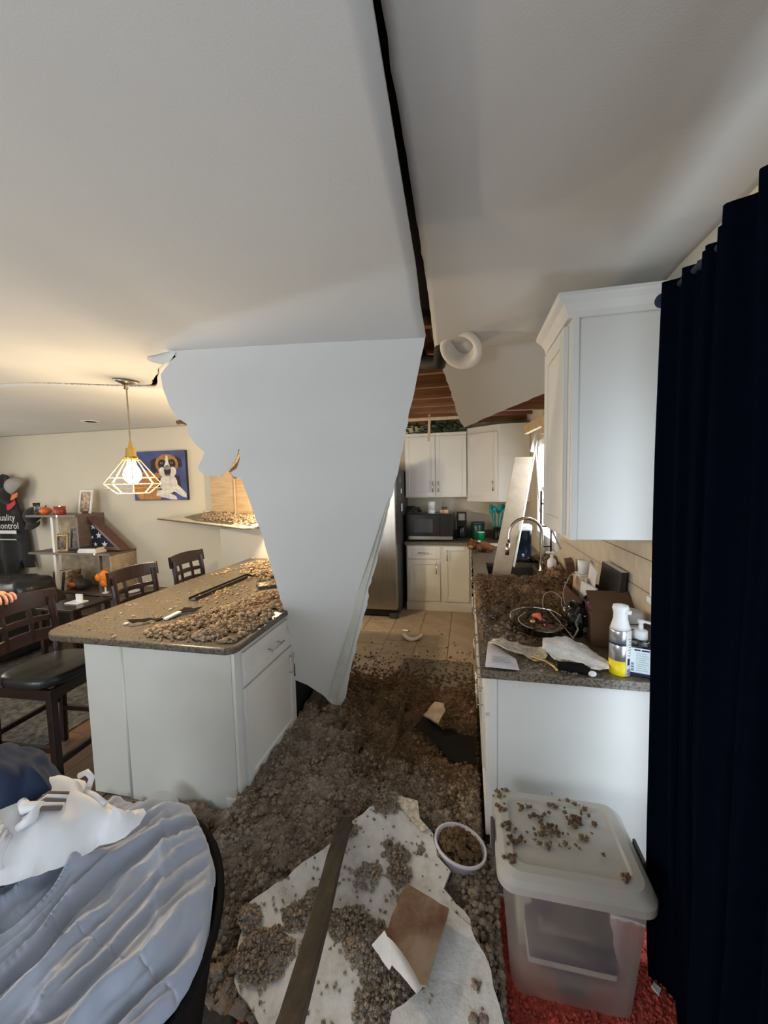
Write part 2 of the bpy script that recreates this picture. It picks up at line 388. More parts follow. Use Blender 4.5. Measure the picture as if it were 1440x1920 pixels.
# lumps of loose fill, joined into one mesh
def _lumps(sub, k, seed):
    out = []
    for i in range(k):
        bm = bmesh.new(); bmesh.ops.create_icosphere(bm, subdivisions=sub, radius=1.0)
        for v in bm.verts:
            q = v.co+Vector((i*7.3+seed, i*3.1, 0))
            v.co *= 0.62+0.40*noise.noise(q*1.6)+0.55*(1-vor(q*1.9))+0.10*noise.noise(q*6)
        bm.verts.ensure_lookup_table()
        out.append((np.array([v.co[:] for v in bm.verts]), np.array([[v.index for v in f.verts] for f in bm.faces]))); bm.free()
    return out
LUMP1 = _lumps(1, 6, 1.0); LUMP2 = _lumps(2, 6, 5.0)
def flakes(rng, C, L, W):
    n = len(C); d = rng.normal(size=(n, 3)); d /= np.linalg.norm(d, axis=1)[:, None]; e = rng.normal(size=(n, 3)); p = np.cross(d, e); p /= np.linalg.norm(p, axis=1)[:, None]
    L = L*rng.uniform(.5, 1.3, (n, 1)); W = W*rng.uniform(.5, 1.3, (n, 1)); C = np.asarray(C)
    return np.stack([C-d*L/2-p*W/2, C-d*L/2+p*W/2, C+d*L/2], 1).reshape(-1, 3)
def fluff(name, pts, mats, parent=None, big=0.02, flat=0.75, fuzz=16, specks=None):
    rng = np.random.default_rng(len(pts)+11); V = []; F = []; MI = []; k = 0
    for p in pts:
        x, y, z, r = p[:4]
        lv, lf = (LUMP2 if r > big else LUMP1)[int(rng.integers(6))]
        a = rng.uniform(0, 2*PI); b = rng.uniform(0, 2*PI); ca, sa, cb, sb = math.cos(a), math.sin(a), math.cos(b), math.sin(b)
        M = np.array([[ca, -sa, 0], [sa, ca, 0], [0, 0, 1]])@np.array([[1, 0, 0], [0, cb, -sb], [0, sb, cb]])
        q = lv@M.T*r*np.array([rng.uniform(.8, 1.25), rng.uniform(.8, 1.25), flat])+np.array([x, y, z])
        V.append(q); F.append(lf+k); k += len(lv); MI.append(np.full(len(lf), p[4] if len(p) > 4 else 0))
    if fuzz:
        cs = []; mi = []
        for p in pts:
            kf = max(4, int(fuzz*min(2.2, p[3]/0.011)))
            d = rng.normal(size=(kf, 3)); d /= np.linalg.norm(d, axis=1)[:, None]; d[:, 2] = np.abs(d[:, 2])*1.0-0.15
            cs.append(np.array(p[:3])+d*p[3]*np.array([1, 1, flat])*rng.uniform(.75, 1.05, (kf, 1))); mi.append(np.full(kf, p[4] if len(p) > 4 else 0))
        cs = np.concatenate(cs); fv = flakes(rng, cs, 0.0085, 0.0042)
        V.append(fv); F.append(np.arange(len(fv)).reshape(-1, 3)+k); k += len(fv); MI.append(np.concatenate(mi))
    if specks is not None:
        fv = flakes(rng, specks[:, :3], 0.010, 0.005); V.append(fv); F.append(np.arange(len(fv)).reshape(-1, 3)+k); k += len(fv); MI.append(specks[:, 3].astype(int))
    V = np.concatenate(V); F = np.concatenate(F); MI = np.concatenate(MI)
    base = WL(parent) if parent is not None else Vector((V[:,0].mean(), V[:,1].mean(), V[:,2].min()))
    V = V-np.array(base)
    me = bpy.data.meshes.new(name); me.vertices.add(len(V)); me.vertices.foreach_set('co', V.ravel())
    me.loops.add(len(F)*3); me.loops.foreach_set('vertex_index', F.ravel().astype(np.int32))
    me.polygons.add(len(F)); me.polygons.foreach_set('loop_start', np.arange(0, len(F)*3, 3, dtype=np.int32))
    me.polygons.foreach_set('material_index', MI.astype(np.int32)); me.polygons.foreach_set('use_smooth', np.ones(len(F), dtype=bool))
    for q in ([mats] if isinstance(mats, str) else mats): me.materials.append(MATS[q])
    me.update(calc_edges=True)
    o = bpy.data.objects.new(name, me); COL.objects.link(o); o.location = base if parent is None else (0, 0, 0)
    if parent is not None: o.parent = parent
    return o
def text_mesh(name, body, size, mat, parent, M, extrude=0.0008):
    c = bpy.data.curves.new(name, 'FONT'); c.body = body; c.size = size; c.extrude = extrude; c.align_x = 'CENTER'; c.align_y = 'CENTER'; c.resolution_u = 2
    t = bpy.data.objects.new(name+'_tmp', c); COL.objects.link(t)
    dg = bpy.context.evaluated_depsgraph_get(); me = bpy.data.meshes.new_from_object(t.evaluated_get(dg))
    bpy.data.objects.remove(t, do_unlink=True); bpy.data.curves.remove(c)
    me.name = name; me.materials.clear(); me.materials.append(MATS[mat])
    o = bpy.data.objects.new(name, me); COL.objects.link(o); me.transform(M); o.parent = parent
    return o
# ================================================================== THE SETTING
m = bpy.data.materials.new('window_pane'); m.use_nodes = True; n, l = nodes(m); n.remove(n['Principled BSDF'])
_t = n.new('ShaderNodeBsdfTransparent'); _g = n.new('ShaderNodeBsdfGlossy'); _g.inputs['Roughness'].default_value = 0.03
_x = n.new('ShaderNodeMixShader'); _x.inputs[0].default_value = 0.06
l.new(_t.outputs[0], _x.inputs[1]); l.new(_g.outputs[0], _x.inputs[2]); l.new(_x.outputs[0], n['Material Output'].inputs[0]); MATS['window_pane'] = m

WX, BY, DY = 0.76, 5.60, 4.10           # right wall, kitchen back wall, dining back wall
struct(G().box(-1.95, 0.9, -2.7, 5.75, -0.06, -0.006).build('floor', 'grout', origin=(-0.5, 1.5, 0)), 'beige kitchen tile floor under scattered insulation')
floor_k = bpy.data.objects['floor']
fw = struct(G().box(-6.7, -1.95, -2.7, 4.25, -0.06, -0.006).build('floor', 'floor_wood', origin=(-4.3, 1.0, 0)), 'dark wood floor of the dining side')
# kitchen tiles, each its own piece
tl = 0.335; tile_me = None
for i in range(6):
    for j in range(10):
        x0 = -1.875+i*tl; y0 = 2.18+j*tl+(0.11 if i % 2 else 0.0)
        if y0+tl > 5.58 or x0 < -1.9: continue
        if tile_me is None:
            t = G().box(0.002, tl-0.003, 0.002, tl-0.003, -0.010, 0.0).build('tile', 'floor_tile', floor_k, local=True, bevel=0.002); tile_me = t.data
        else:
            t = bpy.data.objects.new('tile', tile_me); COL.objects.link(t); t.parent = floor_k
            q = t.modifiers.new('bevel', 'BEVEL'); q.width = 0.002; q.segments = 1
        t.location = Vector((x0, y0, random.uniform(-0.0008, 0.0008)))-floor_k.location
# dining planks
pl_me = None
for i in range(19):
    for j in range(3):
        x0 = -4.42+i*0.128; y0 = -0.35+j*1.5-(0.6 if i % 2 else 0)
        if pl_me is None:
            t = G().box(0.001, 0.126, 0.001, 1.498, -0.012, 0.0).build('plank', 'floor_wood', fw, local=True); pl_me = t.data
        else:
            t = bpy.data.objects.new('plank', pl_me); COL.objects.link(t); t.parent = fw
        t.location = Vector((x0, y0, 0))-fw.location
HT = 2.95
def wallbox(name, boxes, mat, label):
    g = G()
    for b in boxes: g.box(*b)
    return struct(g.build(name, mat), label)
wall_r = wallbox('wall_right', [(WX, WX+0.1, -2.7, -1.62, 0, HT), (WX, WX+0.1, -1.62, 1.52, 2.05, HT), (WX, WX+0.1, 1.52, 3.50, 0, HT),
        (WX, WX+0.1, 3.50, 4.45, 0, 1.12), (WX, WX+0.1, 3.50, 4.45, 2.08, HT), (WX, WX+0.1, 4.45, 5.7, 0, HT)], 'wall_beige', 'beige kitchen wall behind the right counter')
wall_b = wallbox('wall_back', [(-2.0, WX+0.1, BY, BY+0.1, 0, HT)], 'wall_beige', 'beige wall behind the far kitchen counter')
wallbox('wall_side', [(-2.0, -1.9, DY, BY, 0, HT)], 'wall_beige', 'beige wall beside the refrigerator')
wallbox('wall_dining', [(-6.7, -1.9, DY, DY+0.1, 0, HT)], 'wall_beige', 'pale beige dining wall with the dog painting')
wallbox('wall_left', [(-6.7, -6.6, -2.7, 0.5, 0, HT), (-6.7, -6.6, 2.7, DY, 0, HT), (-6.7, -6.6, 0.5, 2.7, 0, 0.6), (-6.7, -6.6, 0.5, 2.7, 2.15, HT)], 'wall_beige', 'beige wall with the dining window')
wallbox('wall_rear', [(-6.7, -4.45, -2.7, -2.6, 0, HT), (-1.95, WX+0.1, -2.7, -2.6, 0, HT), (-4.45, -1.95, -2.7, -2.6, 0, 0.3), (-4.45, -1.95, -2.7, -2.6, 2.2, HT)], 'wall_beige', 'beige wall with the rear window')
struct(G().box(-6.7, WX+0.1, -2.7, 5.7, 2.86, 2.93).build('roof_deck', 'joist_wood'), 'brown roof boards above the torn ceiling')
# sink window: frame and pane
win = struct(thing('window_1', 'sink window glowing white with daylight', 'window', (WX+0.05, 3.975, 1.12))); del win['category']
g = G()
for b in ((WX-0.015, WX+0.09, 3.46, 3.53, 1.08, 2.12), (WX-0.015, WX+0.09, 4.42, 4.49, 1.08, 2.12), (WX-0.015, WX+0.09, 3.53, 4.42, 1.08, 1.15), (WX-0.015, WX+0.09, 3.53, 4.42, 2.05, 2.12)): g.box(*b)
g.build('window_frame', 'trim_white', win, bevel=0.003)
G().box(WX+0.03, WX+0.06, 3.53, 4.42, 1.58, 1.62).build('sash_bar', 'trim_white', win)
G().box(WX+0.043, WX+0.047, 3.53, 4.42, 1.15, 2.05).build('pane', 'window_pane', win)
# patio door behind the curtain
dr = struct(thing('door_1', 'glazed patio door behind the navy curtain', 'door', (WX+0.05, 0.42, 0))); del dr['category']
g = G()
for b in ((WX+0.02, WX+0.08, -1.62, -1.54, 0, 2.05), (WX+0.02, WX+0.08, 1.46, 1.52, 0, 2.05), (WX+0.02, WX+0.08, -0.09, -0.01, 0, 2.05), (WX+0.02, WX+0.08, -1.62, 1.52, 0, 0.09), (WX+0.02, WX+0.08, -1.62, 1.52, 1.97, 2.05)): g.box(*b)
g.build('door_frame', 'trim_white', dr, bevel=0.003)
G().box(WX+0.048, WX+0.052, -1.54, -0.09, 0.09, 1.97).build('pane', 'window_pane', dr)
G().box(WX+0.048, WX+0.052, -0.01, 1.46, 0.09, 1.97).build('pane', 'window_pane', dr)
for nm, bx_ in (('window_2', [(-4.45, -4.37, -2.68, -2.6, .3, 2.2), (-2.03, -1.95, -2.68, -2.6, .3, 2.2), (-3.24, -3.16, -2.68, -2.6, .3, 2.2), (-4.45, -1.95, -2.68, -2.6, .3, .38), (-4.45, -1.95, -2.68, -2.6, 2.12, 2.2)]),
                ('window_3', [(-6.68, -6.6, .5, .58, .6, 2.15), (-6.68, -6.6, 2.62, 2.7, .6, 2.15), (-6.68, -6.6, 1.56, 1.64, .6, 2.15), (-6.68, -6.6, .5, 2.7, .6, .68), (-6.68, -6.6, .5, 2.7, 2.07, 2.15)])):
    g = G()
    for b in bx_: g.box(*b)
    struct(g.build(nm, 'trim_white'), 'white window frame out of view')
# patches of the right wall tiled above the counter
bt = None; tw, th = 0.152, 0.152
for i in range(12):
    for j in range(4):
        y0 = 1.57+i*tw+(0.0 if j % 2 else -0.076); z0 = 0.925+j*th*0.93
        if y0+tw > 3.45: continue
        if bt is None:
            t = G().box(-0.009, 0.0, 0.0015, tw-0.0015, 0.0015, th*0.93-0.0015).build('tile', 'wall_tile', wall_r, local=True, bevel=0.0015); bt = t.data
        else:
            t = bpy.data.objects.new('tile', bt); COL.objects.link(t); t.parent = wall_r
            q = t.modifiers.new('bevel', 'BEVEL'); q.width = 0.0015; q.segments = 1
        t.location = Vector((WX-random.uniform(0, 0.0012), y0, z0))-wall_r.location
# ---------------- ceiling sheets
def Xc(Y): return -0.137-0.0377*(Y-0.63)
def gapc(Y): return max(0.001, 0.004+0.014*(Y-0.6))+0.005*noise.noise(Vector((Y*30, 0, 0)))
def sagz(X, Y):
    s = 0.052*smooth01((X+3.1)/1.3)*smooth01((Y-0.3)/1.5)*(1-smooth01((Y-2.2)/1.2))
    if X > -1.5: s *= max(0.0, 1-(X+1.5)/0.32)
    return s
def Yfar(X):
    if X <= -2.0: return lerp(2.10, 2.165, smooth01((X+3.2)/1.2))
    if X <= -1.404: return lerp(2.165, 1.651, (X+2.0)/0.596)+0.025*noise.noise(Vector((X*14, 3, 0)))
    return lerp(1.651, 1.676, (X-(-1.404))/1.235)
def lc(u, v):
    X0 = lerp(-6.6, -2.3, u/0.45) if u < 0.45 else lerp(-2.3, -0.169, (u-0.45)/0.55)
    v = 1-(1-v)**1.6
    Y = lerp(-2.6, Yfar(X0), v); X = X0+(Xc(Y)-(-0.169))*u**6*smooth01((1.62-Y)/0.2+0.0)
    z = 2.44-sagz(X, Y)-0.028*smooth01((Y+0.8)/2.3)*smooth01((X+3.2)/1.5)
    if X0 > -1.55:
        t = (X0-(-1.404))/1.235; Ys = lerp(1.60, 1.30, t); d = (Y-Ys)/(Yfar(X0)-Ys)
        z = lerp(z, lerp(2.357, 2.307, max(0, t))+0.002, max(0.0, min(1.0, d))**1.05*max(0, min(1, (X0+1.55)/0.14)))
    return (X, Y, z)
cl = G().grid(96, 80, lc).build('ceiling', ['ceiling_paint', 'gypsum_edge'], smooth=True, solid=0.0127, off=1.0, rim=1)
struct(cl, 'sagging white drywall ceiling left of the long dark crack')
def dc(u, v):
    X = lerp(-6.6, -1.50, u); Y = lerp(Yfar(X)+0.004+0.052*smooth01((X+3.15)/0.7)*(1-0.92*smooth01((X+2.0)/0.25))+0.004*noise.noise(Vector((X*25, 9, 0))), DY, v)
    return (X, Y, 2.44-sagz(X, Y)-0.026*smooth01((X+3.2)/1.5)*(1-smooth01((Y-2.2)/1.1)))
struct(G().grid(60, 24, dc).build('ceiling', ['ceiling_paint', 'gypsum_edge'], smooth=True, solid=0.0127, off=1.0, rim=1), 'white dining ceiling beyond the pendant lamp')
def rc(u, v):
    Y = lerp(-2.6, 2.20, 1-(1-v)**1.5); X = lerp(Xc(Y)+gapc(Y), WX, u)
    z = 2.445+0.055*smooth01((Y+0.6)/2.2)*(1-smooth01((Y-1.62)/0.56))*(1-0.55*u)-0.02*smooth01((Y-1.6)/0.6)
    return (X, Y, z)
struct(G().grid(36, 90, rc).build('ceiling', ['ceiling_paint', 'gypsum_edge'], smooth=True, solid=0.0127, off=1.0, rim=1), 'shaded grey ceiling right of the long dark crack')
# torn paper curl where the ceiling breaks above the sheet
g = G()
def curl(u, v):
    X = lerp(-1.58, -1.37, u); a = v*2.2
    Y = lerp(1.68, 1.63, u)+0.05*math.sin(a)*(0.5+0.5*math.sin(PI*u)); z = 2.372-0.035*(1-math.cos(a))*(0.5+0.5*math.sin(PI*u))
    return (X, Y, z)
tag(g.grid(10, 8, curl).build('ceiling_paper', ['ceiling_paint'], smooth=True, solid=0.002), 'torn curl of ceiling paper at the left end of the fold', 'paper')
struct(G().box(-0.40, 0.12, -2.6, 2.02, 2.530, 2.536).build('crack_blackout_1', 'black_matte'), 'added black strip keeping the long ceiling crack dark')  # black strip added over the crack so the lit deck stays hidden
struct(G().box(-3.4, -1.45, 1.9, 2.45, 2.475, 2.480).build('crack_blackout_2', 'black_matte'), 'added black strip darkening the dining ceiling crack')  # another added strip, makes the dining crack read dark
# joists over the kitchen, each a piece
for k, y in enumerate((2.02, 2.46, 2.87, 3.28, 3.69, 4.10, 4.51, 4.92, 5.33)):
    tag(G().bar((-1.95, y, 2.60+0.004*math.sin(k*3)), (WX, y+0.02*math.sin(k*5), 2.60), 0.042, 0.235).build('ceiling_joist', 'joist_wood', bevel=0.003),
        ['brown wooden joist at the head of the hole above the hanging sheet', 'second brown joist into the ceiling hole', 'third brown joist into the ceiling hole', 'fourth brown joist into the ceiling hole',
         'fifth brown joist, midway over the kitchen', 'sixth brown joist, nearer the far cabinets', 'seventh brown joist into the ceiling hole', 'brown joist just in front of the far wall cabinets', 'last brown joist above the far wall cabinets'][k], 'joist', 'joists over the kitchen')
tag(G().bar((-0.42, 4.50, 2.47), (-0.43, 4.47, 2.17), 0.026, 0.035, up=(0, 1, 0)).build('hanging_lath', 'pale_wood', bevel=0.002), 'pale wood strip hanging down in front of the far wall cabinets', 'wood strip')
tag(G().bar((-0.95, 4.35, 2.40), (0.22, 4.62, 2.44), 0.04, 0.03).build('cross_lath', 'pale_wood', bevel=0.002), 'pale cross strip lying under the far joists', 'wood strip')
tag(G().bar((0.0, 3.35, 2.36), (WX-0.01, 3.30, 2.33), 0.05, 0.16).build('broken_beam', 'joist_wood', bevel=0.004), 'dark brown broken beam below the hanging light panel', 'beam')
for k, (a, b, lab) in enumerate((((0.68, 3.62, 2.10), (0.70, 3.60, 2.62), 'pale upright stud stump beside the near wall cabinet'), ((0.55, 3.95, 2.18), (0.74, 3.40, 2.24), 'pale short block under the broken beam'), ((0.62, 3.42, 2.40), (0.60, 3.45, 2.75), 'thin pale stud above the broken beam'))):
    tag(G().bar(a, b, 0.04, 0.085).build('broken_stud', 'pale_wood', bevel=0.003), lab, 'stud')
tag(G().tube([(-0.16, 2.10, 2.56), (-0.13, 2.16, 2.44), (-0.15, 2.24, 2.37), (-0.25, 2.30, 2.40), (-0.30, 2.40, 2.52)], 0.042, 14).build('flexible_duct', 'duct_black', smooth=True), 'black flexible duct showing at the top of the hole', 'duct')
tag(G().tube([(-0.17, 2.16, 2.50), (-0.145, 2.10, 2.46), (-0.125, 2.14, 2.43), (-0.09, 2.22, 2.46)], 0.008, 8).build('red_cable', 'red_wire', smooth=True), 'short red cable beside the fallen downlight', 'cable')

# ---------------- the big hanging sheet
SHEET = [(-1.404, 2.357), (-1.377, 2.334), (-1.458, 2.291), (-1.5, 2.267), (-1.522, 2.203), (-1.528, 2.126), (-1.514, 2.074), (-1.464, 2.037), (-1.474, 1.992), (-1.446, 1.927), (-1.409, 1.889), (-1.441, 1.85), (-1.48, 1.799), (-1.452, 1.769), (-1.397, 1.758), (-1.357, 1.754), (-1.303, 1.789), (-1.246, 1.845), (-1.205, 1.905), (-1.221, 1.844), (-1.251, 1.799), (-1.293, 1.777), (-1.282, 1.756), (-1.239, 1.74), (-1.225, 1.658), (-1.204, 1.533), (-1.185, 1.42), (-1.176, 1.303), (-1.161, 1.165), (-1.145, 1.022), (-1.128, 0.855), (-1.128, 0.703), (-1.126, 0.524), (-1.128, 0.402), (-1.092, 0.375), (-1.037, 0.323), (-0.979, 0.256), (-0.932, 0.17), (-0.882, 0.139), (-0.843, 0.202), (-0.804, 0.365), (-0.736, 0.596), (-0.675, 0.799), (-0.615, 0.982), (-0.618, 1.014), (-0.557, 1.18), (-0.466, 1.455), (-0.379, 1.715), (-0.315, 1.903), (-0.256, 2.078), (-0.207, 2.208), (-0.18, 2.279), (-0.169, 2.317), (-1.404, 2.367)]
_zs = [0, .4, .9, 1.3, 1.8, 2.1, 2.30, 2.36, 2.5]; _ys = [2.31, 2.25, 2.16, 2.07, 1.93, 1.80, 1.675, 1.65, 1.60]
def FS(X, z):
    t = max(0, min(1, (2.34-z)/2.36)); return float(np.interp(z, _zs, _ys))+.6*t**1.2*max(X+1.2, -.4)
so = jag(SHEET, 0.03, 0.004, 3, skip=(52, 53))
hs = sheet('hanging_drywall_sheet', so, lambda x, z: (x, FS(x, z), z), 0.05, ['ceiling_paint', 'gypsum_edge', 'brown_paper'], 0.0127, off=-1.0, rim=1, bk=2)
tag(hs, 'huge torn drywall sheet hanging from the ceiling fold down to the floor', 'drywall sheet')
# joint tape strip along its right edge
simple('joint_tape', (0.60, 0.61, 0.54), 0.9, var=0.03)
tape = [(-0.945, 0.24), (-0.895, 0.19), (-0.69, 0.83), (-0.64, 1.0), (-0.42, 1.62), (-0.425, 1.62), (-0.685, 1.0), (-0.735, 0.83)]
sheet('joint_tape', tape, lambda x, z: (x+0.0, FS(x, z)-0.0022, z), 0.06, ['joint_tape'], 0.0012, parent=hs, rim=0)
# torn flap beside the slit
fl = [(-1.32, 1.785), (-1.26, 1.84), (-1.222, 1.90), (-1.22, 1.83), (-1.255, 1.755), (-1.30, 1.74)]
sheet('torn_flap', fl, lambda x, z: (x, FS(x, z)+0.02+0.25*max(0, x+1.36), z), 0.03, ['brown_paper'], 0.006, parent=hs, rim=0)

# ---------------- panel hanging in front of the far cabinets, with the fallen downlight
RP = [(-0.172, 2.20), (0.75, 2.18), (0.75, 2.405), (0.463, 2.563), (0.20, 2.70), (0.03, 2.80), (-0.02, 2.827), (-0.045, 2.77), (-0.075, 2.62), (-0.105, 2.47), (-0.14, 2.32)]
rp = sheet('hanging_ceiling_drywall', jag(RP, 0.03, 0.004, 5, skip=(0, 1)), lambda x, y: (x, y, 2.425-0.55*(y-2.2)*smooth01((y-2.1)/0.2)), 0.06, ['brown_paper', 'gypsum_edge', 'ceiling_paint'], 0.0127, off=1.0, rim=1, bk=2)
tag(rp, 'smaller torn ceiling panel tilting down before the far wall cabinets', 'drywall panel')
dl = thing('fallen_downlight', 'round white recessed downlight trim dangling from the small ceiling panel', 'downlight', (-0.03, 2.105, 2.385))
axd = Vector((-0.30, -0.62, -0.72)).normalized()
G().lathe([(0.050, -0.052), (0.066, -0.010), (0.074, 0.001), (0.090, 0.007), (0.108, 0.006), (0.114, 0.0), (0.112, -0.006), (0.074, -0.010), (0.056, -0.056)], n=40, ax=axd).build('trim_ring', 'trim_white', dl, local=True, smooth=True)
G().lathe([(0.0, -0.060), (0.052, -0.058), (0.052, -0.050), (0.0, -0.046)], n=32, ax=axd).build('lens', 'white_plastic', dl, local=True, smooth=True)
G().lathe([(0.05, -0.14), (0.062, -0.13), (0.062, -0.062), (0.0, -0.062)], n=24, ax=axd).build('housing', 'dark_grey', dl, local=True, smooth=True)
t = thing('ceiling_downlight', 'small recessed ceiling light above the dining wall', 'downlight', (-4.015, 3.49, 2.437))
G().lathe([(0.055, 0.002), (0.075, -0.006), (0.09, -0.004), (0.092, 0.002)], n=28).build('trim_ring', 'trim_white', t, local=True, smooth=True)
G().lathe([(0.0, -0.001), (0.056, -0.001)], n=28).build('lens', 'white_plastic', t, local=True)
tag(G().lathe([(0.0, -0.004), (0.008, -0.002), (0.009, 0.002)], c=(-1.22, 1.283, 2.428), n=10).build('screw_head', 'dark_grey'), 'dark screw head showing in the left ceiling', 'screw')
tag(G().tube([(-1.535, 1.83, 2.05), (-1.505, 1.835, 2.055), (-1.475, 1.83, 2.045)], 0.012, 8).build('loose_fibre', 'insulation_brown', smooth=True), 'small tuft of brown fibre on the sheet left edge', 'fibre')

# ---------------- curtain and rod
def curtain(y0, y1, xbase, z0, z1, seed, label, nf):
    g = G()
    def fn(u, v):
        y = lerp(y1, y0, u); z = lerp(z1, z0, v); ph = u*nf*2*PI+seed
        amp = 0.022+0.018*v
        x = xbase+amp*math.sin(ph+0.5*math.sin(v*2+seed))+0.012*math.sin(ph*2.3+1+v)+0.02*noise.noise(Vector((u*6, v*2.0, seed)))
        yy = y+0.012*math.sin(ph*1.7)*v+0.02*v*noise.noise(Vector((u*3, v*3, seed+4)))
        if seed < 1: x += 0.085*v**4*u**0.3
        return (x, yy, z)
    g.grid(nf*18, 60, fn)
    c = thing('curtain', label, 'curtain', (xbase, (y0+y1)/2, z0))
    g.build('curtain_cloth', 'navy_curtain', c, smooth=True, solid=0.003, off=0)
    return c
curtain(0.95, 1.365, 0.60, 0.012, 2.265, 0.6, 'dark navy curtain panel beside the wall cabinet', 5)
curtain(0.30, 1.02, 0.565, 0.012, 2.265, 2.1, 'near-black curtain panel filling the right edge', 7)
rd = thing('curtain_rod', 'dark metal curtain rod end above the navy curtain', 'curtain rod', (0.60, 1.0, 2.25))
G().cyl((0.60, -1.7, 2.25), (0.60, 1.39, 2.25), 0.011, n=14).build('rod', 'navy_cotton', rd, smooth=True)
G().ell((0.60, 1.405, 2.25), 0.022).build('finial', 'navy_cotton', rd, smooth=True)
G().cyl((0.60, 1.375, 2.25), (WX, 1.375, 2.25), 0.009, n=10).build('bracket', 'navy_cotton', rd)
# ================================================================== KITCHEN CABINETS
def pull(parent, c, along, out, L=0.13):
    c, a, o = Vector(c), Vector(along).normalized(), Vector(out).normalized()
    g = G(); g.cyl(c+o*0.032-a*L/2, c+o*0.032+a*L/2, 0.0055, n=10)
    for s in (-1, 1): g.cyl(c+a*s*L*0.36, c+o*0.032+a*s*L*0.36, 0.0045, n=8)
    return g.build('handle', 'nickel', parent, smooth=True)
def front(parent, name, o, u, out, w, h, mat='cabinet_white', fr=0.055, hnd=None, t=0.019):
    """shaker front: frame mesh, recessed panel child, pull child; o = lower corner on the carcass face"""
    o, u, n_ = Vector(o), Vector(u).normalized(), Vector(out).normalized(); z = Vector((0, 0, 1))
    g = G()
    g.obox(o, u*fr, z*h, n_*t); g.obox(o+u*(w-fr), u*fr, z*h, n_*t)
    g.obox(o+u*fr, u*(w-2*fr), z*fr, n_*t); g.obox(o+u*fr+z*(h-fr), u*(w-2*fr), z*fr, n_*t)
    d = g.build(name, mat, parent, bevel=0.0025)
    G().obox(o+u*fr*0.9+z*fr*0.9+n_*0.001, u*(w-1.8*fr), z*(h-1.8*fr), n_*(t-0.010)).build('panel', mat, d)
    if hnd:
        cx, cz, orient, L = hnd
        pull(d, o+u*cx+z*cz+n_*t, u if orient == 'h' else z, n_, L)
    return d
XN, XP, YN = (-1, 0, 0), (1, 0, 0), (0, -1, 0)

# ---- island
isl = thing('kitchen_island', 'white kitchen island cabinet with shade-toned end under the rubble-strewn countertop', 'island', (-1.60, 2.6, 0))
G().box(-2.04, -1.16, 1.66, 2.315, 0.0, 0.872).box(-2.04, -1.61, 2.315, 2.935, 0.0, 0.872).box(-2.04, -1.16, 2.935, 3.70, 0.0, 0.872).build('body', 'cabinet_shaded', isl)
G().box(-1.80, -1.155, 1.640, 1.66, 0.0, 0.872).build('end_panel', 'cabinet_shaded', isl, bevel=0.002)
G().box(-2.062, -1.815, 1.648, 1.668, 0.0, 0.872).build('end_filler', 'cabinet_shaded', isl, bevel=0.002)
G().cyl((-1.807, 1.646, 0.0), (-1.807, 1.646, 0.872), 0.011, n=12).build('corner_bead', 'cabinet_shaded', isl, smooth=True)
G().box(-1.16, -1.138, 1.645, 2.30, 0.10, 0.872).build('face_frame', 'cabinet_white', isl, bevel=0.002)
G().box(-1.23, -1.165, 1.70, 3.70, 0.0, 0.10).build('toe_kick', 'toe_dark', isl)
G().box(-1.215, -1.14, 1.634, 1.71, 0.0, 0.105).build('corner_block', 'cabinet_white', isl, bevel=0.002)
front(isl, 'drawer', (-1.138, 1.700, 0.675), (0, 1, 0), XP, 0.57, 0.175, fr=0.042, hnd=(0.30, 0.088, 'h', 0.15))
front(isl, 'door', (-1.138, 1.700, 0.125), (0, 1, 0), XP, 0.57, 0.535, hnd=(0.495, 0.43, 'v', 0.15))
isw = thing('dishwasher', 'black dishwasher built into the island behind the hanging sheet', 'dishwasher', (-1.3, 2.62, 0.0))
G().box(-1.60, -1.175, 2.32, 2.93, 0.10, 0.865).build('tub', 'black_matte', isw)
G().box(-1.175, -1.148, 2.325, 2.925, 0.11, 0.865).build('door', 'black_plastic', isw, bevel=0.006)
G().cyl((-1.135, 2.36, 0.79), (-1.135, 2.89, 0.79), 0.009, n=10).build('handle', 'black_plastic', isw, smooth=True)
def rrect(x0, x1, y0, y1, r, rs=None, n=8):
    rs = rs or (r, r, r, r); P = []
    for (cx, cy, a0, rr) in ((x0+rs[0], y0+rs[0], PI, rs[0]), (x1-rs[1], y0+rs[1], 1.5*PI, rs[1]), (x1-rs[2], y1-rs[2], 0, rs[2]), (x0+rs[3], y1-rs[3], 0.5*PI, rs[3])):
        for i in range(n+1): a = a0+i*PI/2/n; P.append((cx+rr*math.cos(a), cy+rr*math.sin(a)))
    return P
ct = G().zprism(rrect(-2.33, -1.115, 1.605, 3.745, 0.05, (0.13, 0.06, 0.02, 0.02)), 0.875, 0.912).build('island_countertop', 'granite_island', bevel=0.008)
tag(ct, 'brown granite island countertop with rounded corners', 'countertop')
